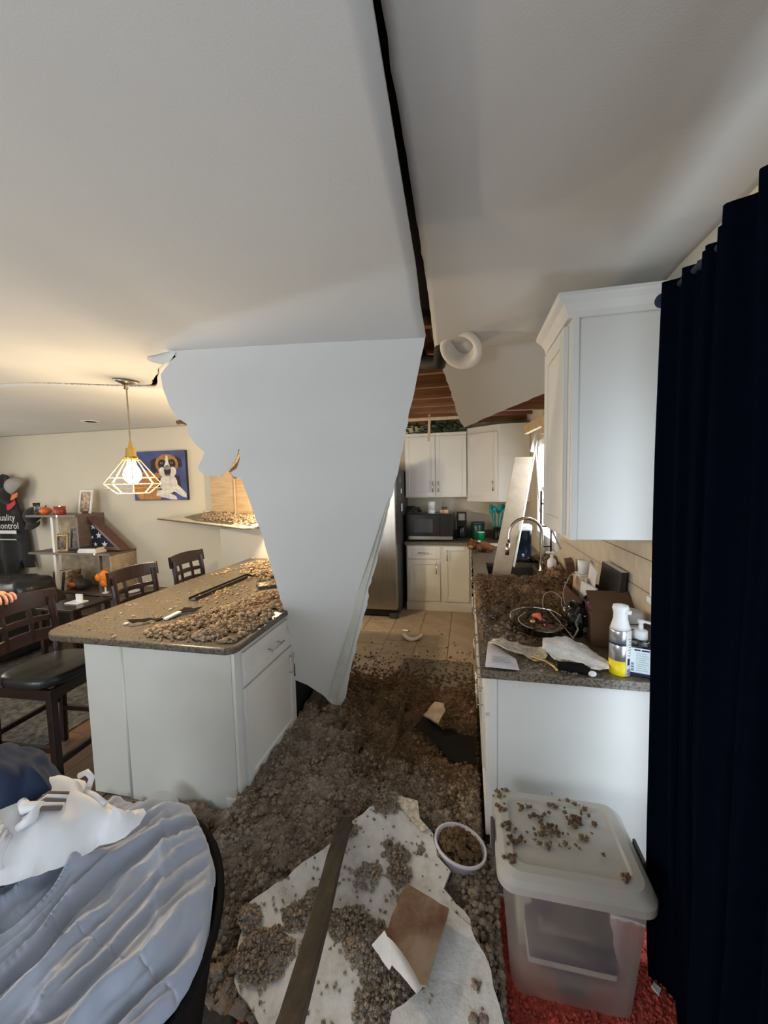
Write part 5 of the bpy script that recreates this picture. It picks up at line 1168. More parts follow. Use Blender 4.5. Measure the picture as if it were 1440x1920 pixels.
# white bits on the tiles
CR = []
for i in range(9): a = PI*1.05+i*PI*0.95/8; CR.append((-0.60+0.115*math.cos(a), 4.10+0.14*math.sin(a)))
CR += [(-0.60+0.08*math.cos(PI*1.05+i*PI*0.95/8), 4.115+0.075*math.sin(PI*1.05+i*PI*0.95/8)) for i in range(8, -1, -1)]
tag(sheet('plaster_crescent', CR, lambda x, y: (x, y, 0.014+0.02*abs(x+0.6)/0.1), 0.03, ['gypsum'], 0.012, rim=0), 'crescent of broken white plaster on the far tiles', 'plaster')
for k, (x, y, s, lab) in enumerate(((-0.74, 4.22, .05, 'thin white plaster sliver left of the crescent'), (-0.515, 3.62, .03, 'small white plaster chunk on the kitchen mat'), (-0.76, 3.12, .025, 'tiny white plaster crumb left of the mat'))):
    tag(G().obox((x, y, 0.003 if k != 1 else 0.012), (s*1.3, -s*.3, 0), (s*.2, s*.6, 0), (0.002, 0, 0.015)).build('plaster_chip', 'gypsum', bevel=0.004), lab, 'plaster')
# pail of insulation
bk = thing('white_pail', 'white pail full of insulation beside the fallen slab', 'pail', (-0.06, 1.525, 0.035))
bk.rotation_euler = (R_(-6), R_(10), 0)
G().lathe([(0.0, 0.004), (0.082, 0.0), (0.104, 0.13), (0.110, 0.132), (0.110, 0.142), (0.102, 0.142), (0.08, 0.012), (0.0, 0.010)], n=36).build('pail_wall', 'mail_paper', bk, local=True, smooth=True)
_pf = fluff('pail_fill', [(0.085*math.sqrt(q)*math.cos(a), 0.085*math.sqrt(q)*math.sin(a), 0.118+0.03*(1-q)+rnd.uniform(0, .015), rnd.uniform(.009, .02)) for q, a in [(rnd.random(), rnd.uniform(0, 6.28)) for _ in range(170)]], 'insulation_brown', bk); _pf['kind'] = 'stuff'
# fluff() uses world offsets for parents; shift fill back into the pail frame
_pf.data.transform(Matrix.Translation(WL(bk)))
# ---- island rubble
def isl_h(x, y):
    d = smooth01((x+1.80-0.35*(y-1.7))/0.25)*smooth01((-1.125-x)/0.05)*smooth01((y-1.63)/0.10)*(1-smooth01((y-2.45)/0.3))
    return d*(0.012+0.060*(0.75-vor(Vector((x*12, y*12, 5))))+0.015*fbm(x*5, y*5, 3))
pts = []
while len(pts) < 3600:
    x, y = rnd.uniform(-1.95, -1.13), rnd.uniform(1.63, 2.68); h = isl_h(x, y)
    if h < 0.007 and rnd.random() > 0.02: continue
    pts.append((x, y, 0.913+h*rnd.uniform(.1, 1.0)+0.003, rnd.choice((.004, .005, .007, .009, .013))*rnd.uniform(.85, 1.15)))
tag(fluff('island_insulation', pts, 'insulation_tan', big=0.010, fuzz=22), 'tan insulation heap across the near right of the island counter', 'insulation', kind='stuff')
pts = []
for _ in range(1300):
    u = rnd.random(); x = lerp(-2.02, -1.62, u)+rnd.gauss(0, .05); y = 3.05+0.3*(1-u)+rnd.gauss(0, 0.09); pts.append((x, min(y, 3.70), 0.918+abs(rnd.gauss(0, .022)), rnd.uniform(.006, .017)))
tag(fluff('island_insulation', pts, 'insulation_tan', big=0.012, fuzz=20), 'pale insulation mound at the far end of the island counter', 'insulation', kind='stuff')
pts = [(rnd.uniform(-2.28, -1.2), rnd.uniform(1.66, 3.6), 0.915, rnd.uniform(.002, .010)) for _ in range(260)]+[(-2.185+rnd.gauss(0, .03), 3.08+rnd.gauss(0, .05), 0.918, rnd.uniform(.006, .014)) for _ in range(40)]+[(-1.78+rnd.gauss(0, .04), 2.50+rnd.gauss(0, .06), 0.917, rnd.uniform(.005, .012)) for _ in range(50)]
tag(fluff('island_crumbs', pts, 'insulation_tan'), 'scattered insulation crumbs over the bare island counter', 'insulation', kind='stuff')
ch = thing('metal_channel', 'long dark metal edge channel lying along the island counter', 'metal channel', (-1.85, 2.67, 0.913))
G().bar((-1.872, 2.27, 0.918), (-1.865, 3.06, 0.918), 0.055, 0.006).build('channel_base', 'dark_grey', ch)
for s in (-0.026, 0.026): G().bar((-1.872+s, 2.27, 0.928), (-1.865+s, 3.06, 0.928), 0.004, 0.016).build('channel_lip', 'iron', ch)
tag(sheet('felt_strip', jag([(-1.925, 1.80), (-1.88, 1.81), (-1.80, 1.93), (-1.76, 2.06), (-1.64, 2.08), (-1.66, 2.03), (-1.74, 2.0), (-1.79, 1.88), (-1.87, 1.78)], 0.03, 0.006, 14), lambda x, y: (x, y, 0.922+0.03*abs(fbm(x*9, y*9))+0.012*math.sin(y*22)), 0.02, ['black_matte'], 0.003, rim=0), 'curled black felt strip on the island counter', 'felt')
tag(G().obox((-1.775, 1.90, 0.915), (0.02, 0.10, 0.012), (0.03, -0.004, 0), (0, 0, 0.012)).build('plaster_chip', 'gypsum', bevel=0.003), 'white plaster chip beside the curled felt strip', 'plaster')
tag(G().ell((-1.60, 1.83, 0.928), (0.018, 0.022, 0.016), 10, 8).build('foam_lump', 'ply_wood', smooth=True), 'pale yellow lump at the edge of the island heap', 'lump')
tag(G().obox((-1.945, 1.79, 0.914), (0.02, 0.012, 0), (-0.006, 0.016, 0), (0, 0, 0.010)).build('plaster_chip', 'gypsum', bevel=0.003), 'tiny white plaster chip at the near end of the felt strip', 'plaster')
tr = thing('shallow_tray', 'pale shallow tray with insulation on the far island counter', 'tray', (-1.52, 2.73, 0.913))
tr.rotation_euler.z = R_(35)
g = G(); g.box(-0.10, 0.16, -0.09, 0.10, 0.003, 0.008); g.build('tray_base', 'gypsum_edge', tr, local=True)
g = G(); g.box(-0.105, 0.165, -0.096, -0.090, 0.0, 0.024); g.box(-0.105, 0.165, 0.10, 0.106, 0.0, 0.024); g.box(-0.105, -0.10, -0.09, 0.10, 0.0, 0.024); g.build('tray_rim', 'dark_grey', tr, local=True)
pts = [(-1.52+rnd.gauss(0.02, .05), 2.75+rnd.gauss(0, .045), 0.925+rnd.uniform(0, .012), rnd.uniform(.005, .012)) for _ in range(120)]
tag(fluff('tray_insulation', pts, 'insulation_tan'), 'loose insulation lying in the shallow tray', 'insulation', kind='stuff')
pts = []
for _ in range(800):
    u = rnd.random(); x = lerp(-2.98, -2.12, u**0.7); y = lerp(3.86, 3.55, u)+rnd.gauss(0, .055); pts.append((x, y, lerp(1.352, 1.315, u)+0.25*(y-lerp(3.84, 3.5, u))+abs(rnd.gauss(0, .02)), rnd.uniform(.006, .016)))
tag(fluff('slab_insulation', pts, 'insulation_tan', big=0.018), 'lamp-lit tan insulation on the tilted slab', 'insulation', kind='stuff')
# ---- right counter rubble
def rc_h(x, y):
    a = smooth01((y-1.78)/0.35)*(1-smooth01((y-3.08)/0.12))
    b = smooth01((y-2.6)/0.5)*smooth01((x-0.45)/0.2)*(1-smooth01((y-3.7)/0.5))
    return max(a*(0.052+0.03*fbm(x*5, y*5, 31)), b*(0.10+0.03*fbm(x*6, y*6, 37)))*smooth01((x-0.045)/0.03)
g = G(); g.grid(120, 360, lambda u, v: (lerp(0.052, WX-0.016, u), lerp(1.76, 4.1, v), 0.908+rc_h(lerp(0.052, WX-0.016, u), lerp(1.76, 4.1, v))*(0.75+billow(lerp(0.052, WX-0.016, u), lerp(1.76, 4.1, v), 9)*17)))
g.v = [(p[0], p[1], p[2]-0.0) for p in g.v]
ri = thing('counter_insulation', 'dark brown insulation heaped over the right counter before the sink', 'insulation', (0.4, 2.5, 0.912)); ri['kind'] = 'stuff'
keep = [f for f in g.f if all(g.v[i][2] > 0.9125 for i in f) and not all((0.155 < g.v[i][0] < 0.615 and 3.18 < g.v[i][1] < 3.80) for i in f)]
g.f = keep; g.m = [0]*len(keep); g.build('insulation_bed', 'insulation_brown', ri, smooth=True)['kind'] = 'stuff'
pts = []
while len(pts) < 2400:
    x, y = rnd.uniform(0.06, WX-0.04), rnd.uniform(1.76, 4.0); h = rc_h(x, y)
    if h < 0.010: continue
    if 0.15 < x < 0.62 and 3.16 < y < 3.82: continue
    if x > 0.52 and y < 2.28: continue
    grey = y < 2.15 and x < 0.3
    pts.append((x, y, 0.912+h*rnd.uniform(.5, 1.05), rnd.uniform(.005, .014), 1 if (grey or rnd.random() < 0.12) else 0))
fluff('insulation_clumps', pts, ['insulation_brown', 'insulation', 'insulation_tan'], ri, big=0.013, fuzz=20, specks=np.array([(q[0]+min(.012, rnd.gauss(0, .012)), q[1]+rnd.gauss(0, .012), q[2]+rnd.uniform(0, .012), rnd.choice((0, 0, 0, 1, 2))) for q in pts for _ in range(8)]))['kind'] = 'stuff'
pts = [(rnd.uniform(0.07, 0.5), rnd.uniform(1.62, 1.85), 0.914, rnd.uniform(.002, .008)) for _ in range(160)]
tag(fluff('counter_crumbs', pts, 'insulation'), 'fine insulation crumbs along the near counter edge', 'insulation', kind='stuff')
# ================================================================== RIGHT COUNTER THINGS
# spray can
sc_ = thing('spray_bottle', 'silver and yellow spray bottle with white top on the right counter', 'spray bottle', (0.598, 1.668, 0.9125), R_(-14))
r = 0.0385
G().lathe([(r*.93, 0), (r, 0.004), (r, 0.062)], n=32).build('yellow_band', 'yellow', sc_, local=True, smooth=True)
G().lathe([(r, 0.062), (r, 0.125), (r*.99, 0.126)], n=32).build('lower_body', 'can_silver', sc_, local=True, smooth=True)
G().lathe([(r*1.012, 0.126), (r*1.012, 0.134)], n=32).build('navy_band', 'ink_navy', sc_, local=True, smooth=True)
G().lathe([(r, 0.134), (r, 0.178), (r*.95, 0.186)], n=32).build('upper_body', 'can_silver', sc_, local=True, smooth=True)
G().lathe([(r*.95, 0.186), (r*.80, 0.206), (r*.66, 0.228), (r*.66, 0.25), (r*.78, 0.268), (r*.70, 0.280), (0.0, 0.286)], n=32, sx=1.0, sy=0.95).build('cap', 'white_plastic', sc_, local=True, smooth=True)
G().bar((-0.005, -0.01, 0.262), (0.035, -0.02, 0.258), 0.018, 0.016).build('nozzle', 'white_plastic', sc_, local=True, bevel=0.004)
def arc_panel(a0, a1, z0, z1, rr, nm, mt, parent, k=10):
    g = G(); vs = []
    for i in range(k+1):
        a = lerp(a0, a1, i/k)
        for z in (z0, z1): vs.append((rr*math.cos(a), rr*math.sin(a), z))
    g.add(vs, [(2*i, 2*i+2, 2*i+3, 2*i+1) for i in range(k)]); return g.build(nm, mt, parent, local=True, smooth=True, solid=0.0003)
arc_panel(R_(-62), R_(25), 0.003, 0.186, r*1.014, 'white_panel', 'white_plastic', sc_)
arc_panel(R_(-52), R_(-34), 0.048, 0.075, r*1.026, 'dark_square', 'ink_navy', sc_)
for i in range(4): arc_panel(R_(-54), R_(-22), 0.010+i*0.006, 0.0125+i*0.006, r*1.026, 'print_line', 'ink_navy', sc_)
for i in range(7): arc_panel(R_(-50+6*(i % 2)), R_(-30+7*(i % 3)), 0.085+i*0.011, 0.088+i*0.011, r*1.026, 'print_line', 'ink_grey', sc_)
# canister of wipes behind
wc = thing('wipes_canister', 'grey-white wipes canister behind the spray bottle', 'canister', (0.682, 1.80, 0.9125))
G().lathe([(0.044, 0), (0.047, 0.004), (0.047, 0.165)], n=32).build('tub', 'white_plastic', wc, local=True, smooth=True)
G().lathe([(0.049, 0.165), (0.050, 0.17), (0.050, 0.205), (0.046, 0.217), (0.03, 0.222), (0.0, 0.222)], n=32).build('lid', 'grey_plastic', wc, local=True, smooth=True)
for z in (0.150, 0.172): G().lathe([(0.0508, z), (0.0508, z+0.004)], n=32).build('dark_ring', 'ink_navy', wc, local=True, smooth=True)
text_mesh('lettering', 'Pure', 0.030, 'ink_grey', wc, Matrix.Translation((0.0, -0.0478, 0.128))@Matrix.Rotation(R_(90), 4, 'X'))
# sanitizer
sz_ = thing('sanitizer_bottle', 'clear hand sanitizer pump bottle with printed label by the curtain', 'sanitizer', (0.672, 1.668, 0.9125), R_(-16))
G().zprism(rrect(-0.052, 0.052, -0.03, 0.03, 0.02), 0.001, 0.125).build('bottle', 'sanitizer', sz_, local=True, bevel=0.006)
G().lathe([(0.048, 0.1255), (0.040, 0.137), (0.022, 0.146), (0.02, 0.15)], n=24, sx=1.0, sy=0.62).build('shoulder', 'sanitizer', sz_, local=True, smooth=True)
G().zprism(rrect(-0.046, 0.046, -0.025, 0.025, 0.016), 0.006, 0.03).build('gel', 'sanitizer_blue', sz_, local=True)
G().lathe([(0.024, 0.150), (0.024, 0.180), (0.02, 0.184), (0.009, 0.186), (0.008, 0.21), (0.012, 0.212), (0.012, 0.224), (0.0, 0.225)], n=20).build('pump', 'white_plastic', sz_, local=True, smooth=True)
G().bar((0.0, 0, 0.220), (0.035, -0.006, 0.216), 0.010, 0.008).build('spout', 'white_plastic', sz_, local=True)
lb = G().box(-0.034, 0.032, -0.0318, -0.0306, 0.018, 0.118).build('label', 'label_blue_white', sz_, local=True)
G().box(-0.034, 0.032, -0.0316, -0.0305, 0.008, 0.018).build('label_base', 'ink_navy', sz_, local=True)
for i in range(9): G().box(-0.016, 0.026-0.004*(i % 3), -0.0321, -0.0319, 0.028+i*0.0085, 0.0295+i*0.0085).build('print_line', 'ink_grey', sz_, local=True)
for a, b in ((-0.022, -0.002), (0.002, 0.028)): G().box(a, b, -0.0322, -0.0319, 0.107, 0.113).build('print_heading', 'ink_navy', sz_, local=True)
for i in range(3): G().box(-0.032, -0.023, -0.0322, -0.0319, 0.024+i*0.012, 0.033+i*0.012).build('print_square', 'ink_grey', sz_, local=True)
# cardboard organiser with papers
cb = thing('cardboard_box', 'open brown cardboard box of papers against the tiled wall', 'box', (0.655, 2.05, 0.9125))
bx0, bx1, by0, by1, bz = 0.56, WX-0.016, 1.895, 2.42, 0.17
G().box(bx0, bx1, by0, by1, 0.913, 0.917).build('bottom', 'cardboard', cb)
G().box(bx0, bx0+.005, by0, by1, 0.917, 0.912+bz).build('side', 'cardboard', cb); G().box(bx1-.005, bx1, by0, by1, 0.917, 0.912+bz).build('side', 'cardboard', cb)
G().box(bx0+.005, bx1-.005, by0, by0+.005, 0.917, 0.912+bz).build('end', 'cardboard', cb); G().box(bx0+.005, bx1-.005, by1-.005, by1, 0.917, 0.912+bz).build('end', 'cardboard', cb)
G().obox((bx0, by0, 0.912+bz), (bx1-bx0, 0, 0), (0, 0.10, 0.075), (0, -0.003, 0.004)).build('flap', 'cardboard', cb)
def standing(nm, mt, x, y, w_, h, t_, lab, cat, rz=0.0, lean=0.12, grp=None):
    o = thing(nm, lab, cat, (x, y, 0.9175), rz, grp)
    G().obox((0, -w_/2, 0), (t_, 0, 0), (0, w_, 0), (lean*h, 0, h)).build('cover', mt, o, local=True, bevel=0.002); G().obox((0.0012+lean*h, -w_/2+.004, h+.0002), (max(t_-.0024, .0006), 0, 0), (0, w_-.008, 0), (0, 0, 0.001)).build('sheet_edges', 'white_paper', o, local=True)
    return o
standing('black_binder', 'black_plastic', 0.672, 2.12, 0.27, 0.335, 0.028, 'tall black binder standing in the cardboard box', 'binder')
standing('envelope', 'white_paper', 0.635, 2.27, 0.22, 0.30, 0.006, 'tall white envelope behind the black binder', 'envelope', R_(-8))
standing('envelope', 'white_paper', 0.605, 2.20, 0.16, 0.215, 0.012, 'short cream envelope bundle at the box front', 'envelope', R_(10)); standing('envelope', 'photo_warm', 0.588, 2.33, 0.13, 0.225, 0.010, 'printed leaflet at the far end of the cardboard box', 'leaflet', R_(6))
tag(G().lathe([(0.028, 0), (0.034, 0.085), (0.031, 0.085), (0.026, 0.004), (0, 0.004)], c=(0.70, 2.55, 1.115), n=20).build('wall_cup', 'white_plastic', smooth=True), 'small white cup on the tiled wall above the box', 'cup')
tag(G().box(0.665, WX-0.010, 2.49, 2.61, 1.103, 1.114).build('wall_cup_shelf', 'white_plastic', bevel=0.003), 'little white wall bracket holding the cup', 'bracket')
oc = thing('wall_outlet', 'white wall outlet with plug between cabinet and counter', 'outlet', (WX-0.012, 1.74, 1.17))
G().box(WX-0.0165, WX-0.0105, 1.705, 1.775, 1.17, 1.285).build('plate', 'white_plastic', oc, bevel=0.002); G().box(WX-0.035, WX-0.017, 1.73, 1.76, 1.185, 1.21).build('plug', 'white_plastic', oc, bevel=0.003)
# mail and plaster pieces
tag(sheet('mail_sheet', [(0.094, 1.853), (0.205, 1.72), (0.205, 1.602), (0.069, 1.604)], lambda x, y: (x, y, 0.925+0.012*math.sin(x*22+y*7)), 0.03, ['mail_paper'], 0.003, rim=0), 'crumpled lilac-white mail at the near left counter corner', 'mail')
ml = bpy.data.objects['mail_sheet']
for i in range(4): G().box(0.10, 0.175, 1.618+i*0.017, 1.621+i*0.017, 0.9415, 0.9422).build('print_line', 'ink_grey', ml)
PL = [(0.095, 1.80), (0.20, 1.83), (0.335, 1.825), (0.34, 1.74), (0.30, 1.70), (0.21, 1.72), (0.12, 1.74)]
tag(sheet('torn_paper', jag(PL, 0.02, 0.006, 15), lambda x, y: (x, y, 0.948+0.018*math.sin(x*16)+0.02*fbm(x*12, y*12)), 0.02, ['gypsum_edge'], 0.004, rim=0), 'dusty torn drywall paper across the near counter', 'paper')
PR = [(0.315, 1.735), (0.335, 1.825), (0.441, 1.868), (0.519, 1.815), (0.565, 1.68), (0.552, 1.645), (0.459, 1.638), (0.36, 1.69)]
tag(sheet('plaster_shard', jag(PR, 0.02, 0.006, 16), lambda x, y: (x, y, 0.945+0.03*smooth01((y-1.64)/.15)*(1-smooth01((x-.42)/.16))+0.010*fbm(x*22, y*22)), 0.015, ['gypsum', 'gypsum_edge'], 0.012), 'bright white plaster shard on the near counter', 'plaster')
tag(G().tube([(0.36, 1.648, 0.932), (0.40, 1.642, 0.935), (0.45, 1.635, 0.934), (0.475, 1.622, 0.93)], [0.016, 0.019, 0.021, 0.014], 12).build('black_glove', 'black_matte', smooth=True), 'black rubber roll under the plaster shard', 'rubber roll')
tag(G().tube([(0.27, 1.71, 0.933), (0.32, 1.675, 0.935), (0.35, 1.648, 0.925), (0.355, 1.625, 0.921)], 0.006, 8).build('brass_strip', 'brass', smooth=True), 'thin brass strip below the torn paper', 'metal strip')
tag(G().ell((0.482, 1.612, 0.926), (0.016, 0.010, 0.012), 10, 8).build('plaster_crumb', 'gypsum', smooth=True), 'small white crumb at the counter front edge', 'plaster')
# glass dish with cord
gd_ = thing('glass_dish', 'oval clear dish full of insulation on the near counter', 'dish', (0.345, 2.02, 0.945))
g = G(); g.lathe([(0.10, 0.0), (0.125, 0.012), (0.145, 0.055), (0.150, 0.057), (0.141, 0.055), (0.12, 0.016), (0.0, 0.006)], n=40, sx=0.92, sy=1.15); g.build('dish_wall', 'glass_smoke', gd_, local=True, smooth=True)
pts = [(0.345+0.11*math.sqrt(q)*math.cos(a), 2.02+0.135*math.sqrt(q)*math.sin(a), 0.968+rnd.uniform(0, .02), rnd.uniform(.008, .018)) for q, a in [(rnd.random(), rnd.uniform(0, 6.28)) for _ in range(150)]]
tag(fluff('dish_insulation', pts, 'insulation_brown'), 'insulation heaped inside the clear oval dish', 'insulation', kind='stuff')
tag(G().tube([(0.33, 2.05, 1.0), (0.35, 2.03, 1.01), (0.36, 2.00, 0.995)], [0.012, 0.016, 0.008], 10).build('pink_clip', 'pink', smooth=True), 'coral pink clip lying in the oval dish', 'clip')
tag(G().tube([(0.365, 1.99, 1.0), (0.372, 1.96, 0.998), (0.368, 1.94, 0.992)], 0.009, 8).build('purple_clip', 'glass_purple', smooth=True), 'mauve clip beside the pink one', 'clip')
tag(G().ell((0.315, 1.97, 0.998), (0.014, 0.014, 0.012), 10, 8).build('yellow_bead', 'brass', smooth=True), 'mustard yellow bead in the oval dish', 'bead')
def loopc(pts, nm, lab):
    P = [Vector(p) for p in pts]; out = []
    for i in range(len(P)-1):
        p0, p1, p2, p3 = P[max(i-1, 0)], P[i], P[i+1], P[min(i+2, len(P)-1)]
        for q in range(8):
            t = q/8; out.append(0.5*((2*p1)+(-p0+p2)*t+(2*p0-5*p1+4*p2-p3)*t*t+(-p0+3*p1-3*p2+p3)*t**3))
    out.append(P[-1]); return tag(G().tube(out, 0.002, 8).build(nm, 'cord_white', smooth=True), lab, 'cord')
loopc([(0.30, 2.10, 1.0), (0.25, 2.0, 1.0), (0.27, 1.90, 1.0), (0.36, 1.86, 0.99), (0.45, 1.93, 0.99), (0.47, 2.05, 1.0), (0.42, 2.14, 1.01), (0.45, 1.98, 0.99), (0.47, 1.84, 0.975)], 'cord_loop', 'cream cord looping around the oval dish')
loopc([(0.40, 2.18, 0.98), (0.41, 2.22, 1.06), (0.46, 2.25, 1.075), (0.50, 2.22, 1.05), (0.49, 2.16, 1.03), (0.50, 2.08, 1.0), (0.51, 2.02, 0.97)], 'cord_loop', 'cream cord arching over the middle of the counter')
loopc([(0.51, 2.18, 1.03), (0.51, 2.22, 1.08), (0.55, 2.30, 1.13), (0.60, 2.38, 1.155), (0.635, 2.36, 1.15)], 'cord_loop', 'cream cord rising toward the cardboard box')
# bag of glass baubles
bg = thing('bauble_bag', 'dark clear plastic bag bulging with glass bulbs', 'bag', (0.515, 2.0, 0.92))
g = G(); n_, k = 40, 22; vs = []
for i in range(k+1):
    ph = PI*i/k
    for j in range(n_):
        a = 2*PI*j/n_; d = Vector((math.sin(ph)*math.cos(a), math.sin(ph)*math.sin(a), -math.cos(ph))); s_ = 1+0.22*noise.noise(d*2.6)+0.10*noise.noise(d*7)
        vs.append((0.515+0.058*d.x*s_, 2.0+0.085*d.y*s_, 1.01+0.085*d.z*s_))
g.add(vs, [(i*n_+j, i*n_+(j+1) % n_, (i+1)*n_+(j+1) % n_, (i+1)*n_+j) for i in range(k) for j in range(n_)]).build('bag_film', 'bag_plastic', bg, smooth=True)
for (x, y, z, r) in ((0.50, 1.96, 1.02, .024), (0.525, 2.03, 0.99, .026), (0.52, 1.97, 0.975, .024), (0.51, 2.04, 1.045, .022), (0.535, 1.99, 1.05, .022)): G().ell((x, y, z), r, 16, 12).build('glass_bulb', 'black_plastic', bg, smooth=True)
G().tube([(0.52, 1.935, 1.06), (0.50, 1.925, 1.02), (0.508, 1.918, 0.99), (0.49, 1.92, 0.95)], 0.004, 8).build('tie_cord', 'cord_white', bg, smooth=True)
pb = thing('purple_bauble', 'shiny purple glass bauble on the cardboard box edge', 'bauble', (0.585, 2.02, 1.02))
G().ell((0.585, 2.02, 1.095), 0.036, 24, 16).build('ball', 'glass_purple', pb, smooth=True); G().cyl((0.585, 2.02, 1.13), (0.585, 2.02, 1.142), 0.008, n=10).build('cap', 'brass', pb)
tag(G().obox((0.688, 2.86, 1.03), (0.05, 0.0, 0.01), (0.0, 0.06, 0.02), (-0.02, -0.02, 0.09)).build('leaning_frame', 'case_wood', bevel=0.003), 'small dark wooden frame leaning by the soap dispenser', 'frame')
# ================================================================== STORAGE BIN
sb = thing('storage_bin', 'translucent plastic storage bin with dusty lid in front of the right cabinet', 'storage bin', (0.32, 1.345, 0.0))
def rr_ring(hx, hy, r, z, n=8):
    return [(0.32+x, 1.345+y, z) for x, y in rrect(-hx, hx, -hy, hy, r, n=n)]
def shell(rings, close_b=True, close_t=True):
    g = G(); n_ = len(rings[0]); vs = [p for q in rings for p in q]
    fs = [(i*n_+j, i*n_+(j+1) % n_, (i+1)*n_+(j+1) % n_, (i+1)*n_+j) for i in range(len(rings)-1) for j in range(n_)]
    if close_b: fs.append(tuple(range(n_))[::-1])
    if close_t: fs.append(tuple(range((len(rings)-1)*n_, len(rings)*n_)))
    return g.add(vs, fs)
shell([rr_ring(.165, .125, .03, .006), rr_ring(.178, .138, .04, .004), rr_ring(.184, .144, .04, .02), rr_ring(.212, .168, .045, .40), rr_ring(.220, .176, .045, .405), rr_ring(.222, .178, .045, .425)], True, False).build('body', 'bin_plastic', sb, smooth=True)
shell([rr_ring(.224, .180, .05, .412), rr_ring(.232, .188, .055, .415), rr_ring(.232, .188, .055, .440), rr_ring(.222, .178, .055, .456), rr_ring(.205, .161, .05, .468), rr_ring(.178, .134, .04, .470), rr_ring(.170, .126, .035, .462), rr_ring(.160, .116, .03, .462)], False, True).build('lid', 'bin_lid', sb, smooth=True, solid=0.0025, off=-1).modifiers.new('split', 'EDGE_SPLIT').split_angle = R_(20)
G().box(0.32-0.242, 0.32-0.232, 1.30, 1.39, 0.385, 0.455).build('latch', 'dark_grey', sb, bevel=0.003); G().box(0.32+0.232, 0.32+0.242, 1.30, 1.39, 0.385, 0.455).build('latch', 'dark_grey', sb, bevel=0.003)
for k, (x0, x1, y0, y1, z0, z1, mt, lab) in enumerate(((0.19, 0.45, 1.205, 1.32, 0.15, 0.205, 'content_purple', 'long dark purple pack inside the storage bin'), (0.20, 0.26, 1.21, 1.30, 0.30, 0.385, 'content_purple', 'dark purple carton high inside the storage bin'), (0.38, 0.44, 1.215, 1.31, 0.225, 0.28, 'content_purple', 'small dark carton at the right inside the storage bin'), (0.23, 0.42, 1.24, 1.44, 0.202, 0.222, 'content_brown', 'flat brown pack in the middle of the storage bin'), (0.17, 0.47, 1.33, 1.45, 0.03, 0.36, 'book_cream', 'big cream carton at the back of the storage bin'), (0.28, 0.36, 1.215, 1.28, 0.035, 0.07, 'content_purple', 'little dark carton at the bottom of the storage bin'), (0.19, 0.46, 1.232, 1.325, 0.095, 0.148, 'book_cream', 'pale pack under the purple one in the storage bin'))):
    tag(G().box(x0, x1, y0, y1, z0, z1).build('packed_box', mt, bevel=0.004), lab, 'box')
pts = []
for (x, y, n_, s) in ((0.12, 1.49, 10, .012), (0.12, 1.42, 10, .012), (0.20, 1.44, 8, .015), (0.26, 1.40, 14, .025), (0.30, 1.35, 16, .03), (0.22, 1.32, 14, .03), (0.28, 1.31, 12, .02), (0.38, 1.42, 14, .015), (0.42, 1.46, 8, .02), (0.33, 1.48, 8, .02), (0.15, 1.28, 10, .012), (0.13, 1.22, 10, .012), (0.47, 1.22, 8, .008), (0.40, 1.30, 6, .03), (0.13, 1.34, 10, .015), (0.36, 1.38, 8, .03)):
    for _ in range(n_): pts.append((x+rnd.gauss(0, s), y+rnd.gauss(0, s), 0.468+rnd.uniform(0, .006), rnd.uniform(.003, .0105)))
tag(fluff('lid_insulation', pts, 'insulation_brown'), 'brown insulation crumbs on the storage bin lid', 'insulation', kind='stuff')
# ---- red rug with looped pile
rg = thing('red_rug', 'red looped rug under the storage bin', 'rug', (0.1, 0.9, 0.0))
G().zprism(rrect(-0.72, 0.665, 0.05, 1.50, 0.02), 0.001, 0.010).build('rug_backing', 'rug_red', rg)
pts = []
for i in range(13500):
    x, y = rnd.uniform(-0.72, 0.66), rnd.uniform(0.45, 1.495)
    if rnd.random() < 0.55 and x < 0.42 and not (y < 1.18 and x > 0.05): continue
    pts.append((x, y, 0.0145, rnd.uniform(.0042, .0068)))
fluff('rug_pile', pts, 'rug_red', rg, flat=1.2)['kind'] = 'stuff'
g = G(); g.tube([(-0.72, 1.505, 0.008), (0.60, 1.505, 0.008), (0.665, 1.49, 0.008), (0.672, 1.40, 0.008), (0.672, 0.05, 0.008)], 0.008, 8); g.build('rug_binding', 'white_cotton', rg, smooth=True)
tag(sheet('plaster_chip', [(0.585, 1.30), (0.60, 1.315), (0.615, 1.30), (0.60, 1.28)], lambda x, y: (x, y, 0.024), 0.01, ['gypsum'], 0.006, rim=0), 'white plaster chip on the red rug', 'plaster')
# ================================================================== LAUNDRY TUB AND CLOTHES
CX, CY = -1.15, 0.69
tb_ = thing('laundry_tub', 'black round tub heaped with clothes in the left foreground', 'tub', (CX, CY, 0))
G().lathe([(0.0, 0.004), (0.36, 0.0), (0.40, 0.02), (0.475, 0.44), (0.492, 0.45), (0.492, 0.475), (0.478, 0.48), (0.465, 0.45), (0.385, 0.03), (0.0, 0.02)], c=(CX, CY, 0), n=56).build('tub_wall', 'black_matte', tb_, smooth=True)
def ridge(t): 
    q = t-math.floor(t); return 1-abs(2*q-1)**1.5
FOLDS = []
_fr = random.Random(5)
for _i in range(46):      # long soft creases fanning from the far right toward the near left
    _cx, _cy = CX+_fr.uniform(-.42, .42), CY+_fr.uniform(-.42, .42)
    _a = R_(232)+_fr.gauss(0, 0.28)
    FOLDS.append((_cx, _cy, math.cos(_a), math.sin(_a), _fr.uniform(.12, .30), _fr.uniform(.010, .028), _fr.choice((1, 1, 1, -0.8))*_fr.uniform(.025, .065)))
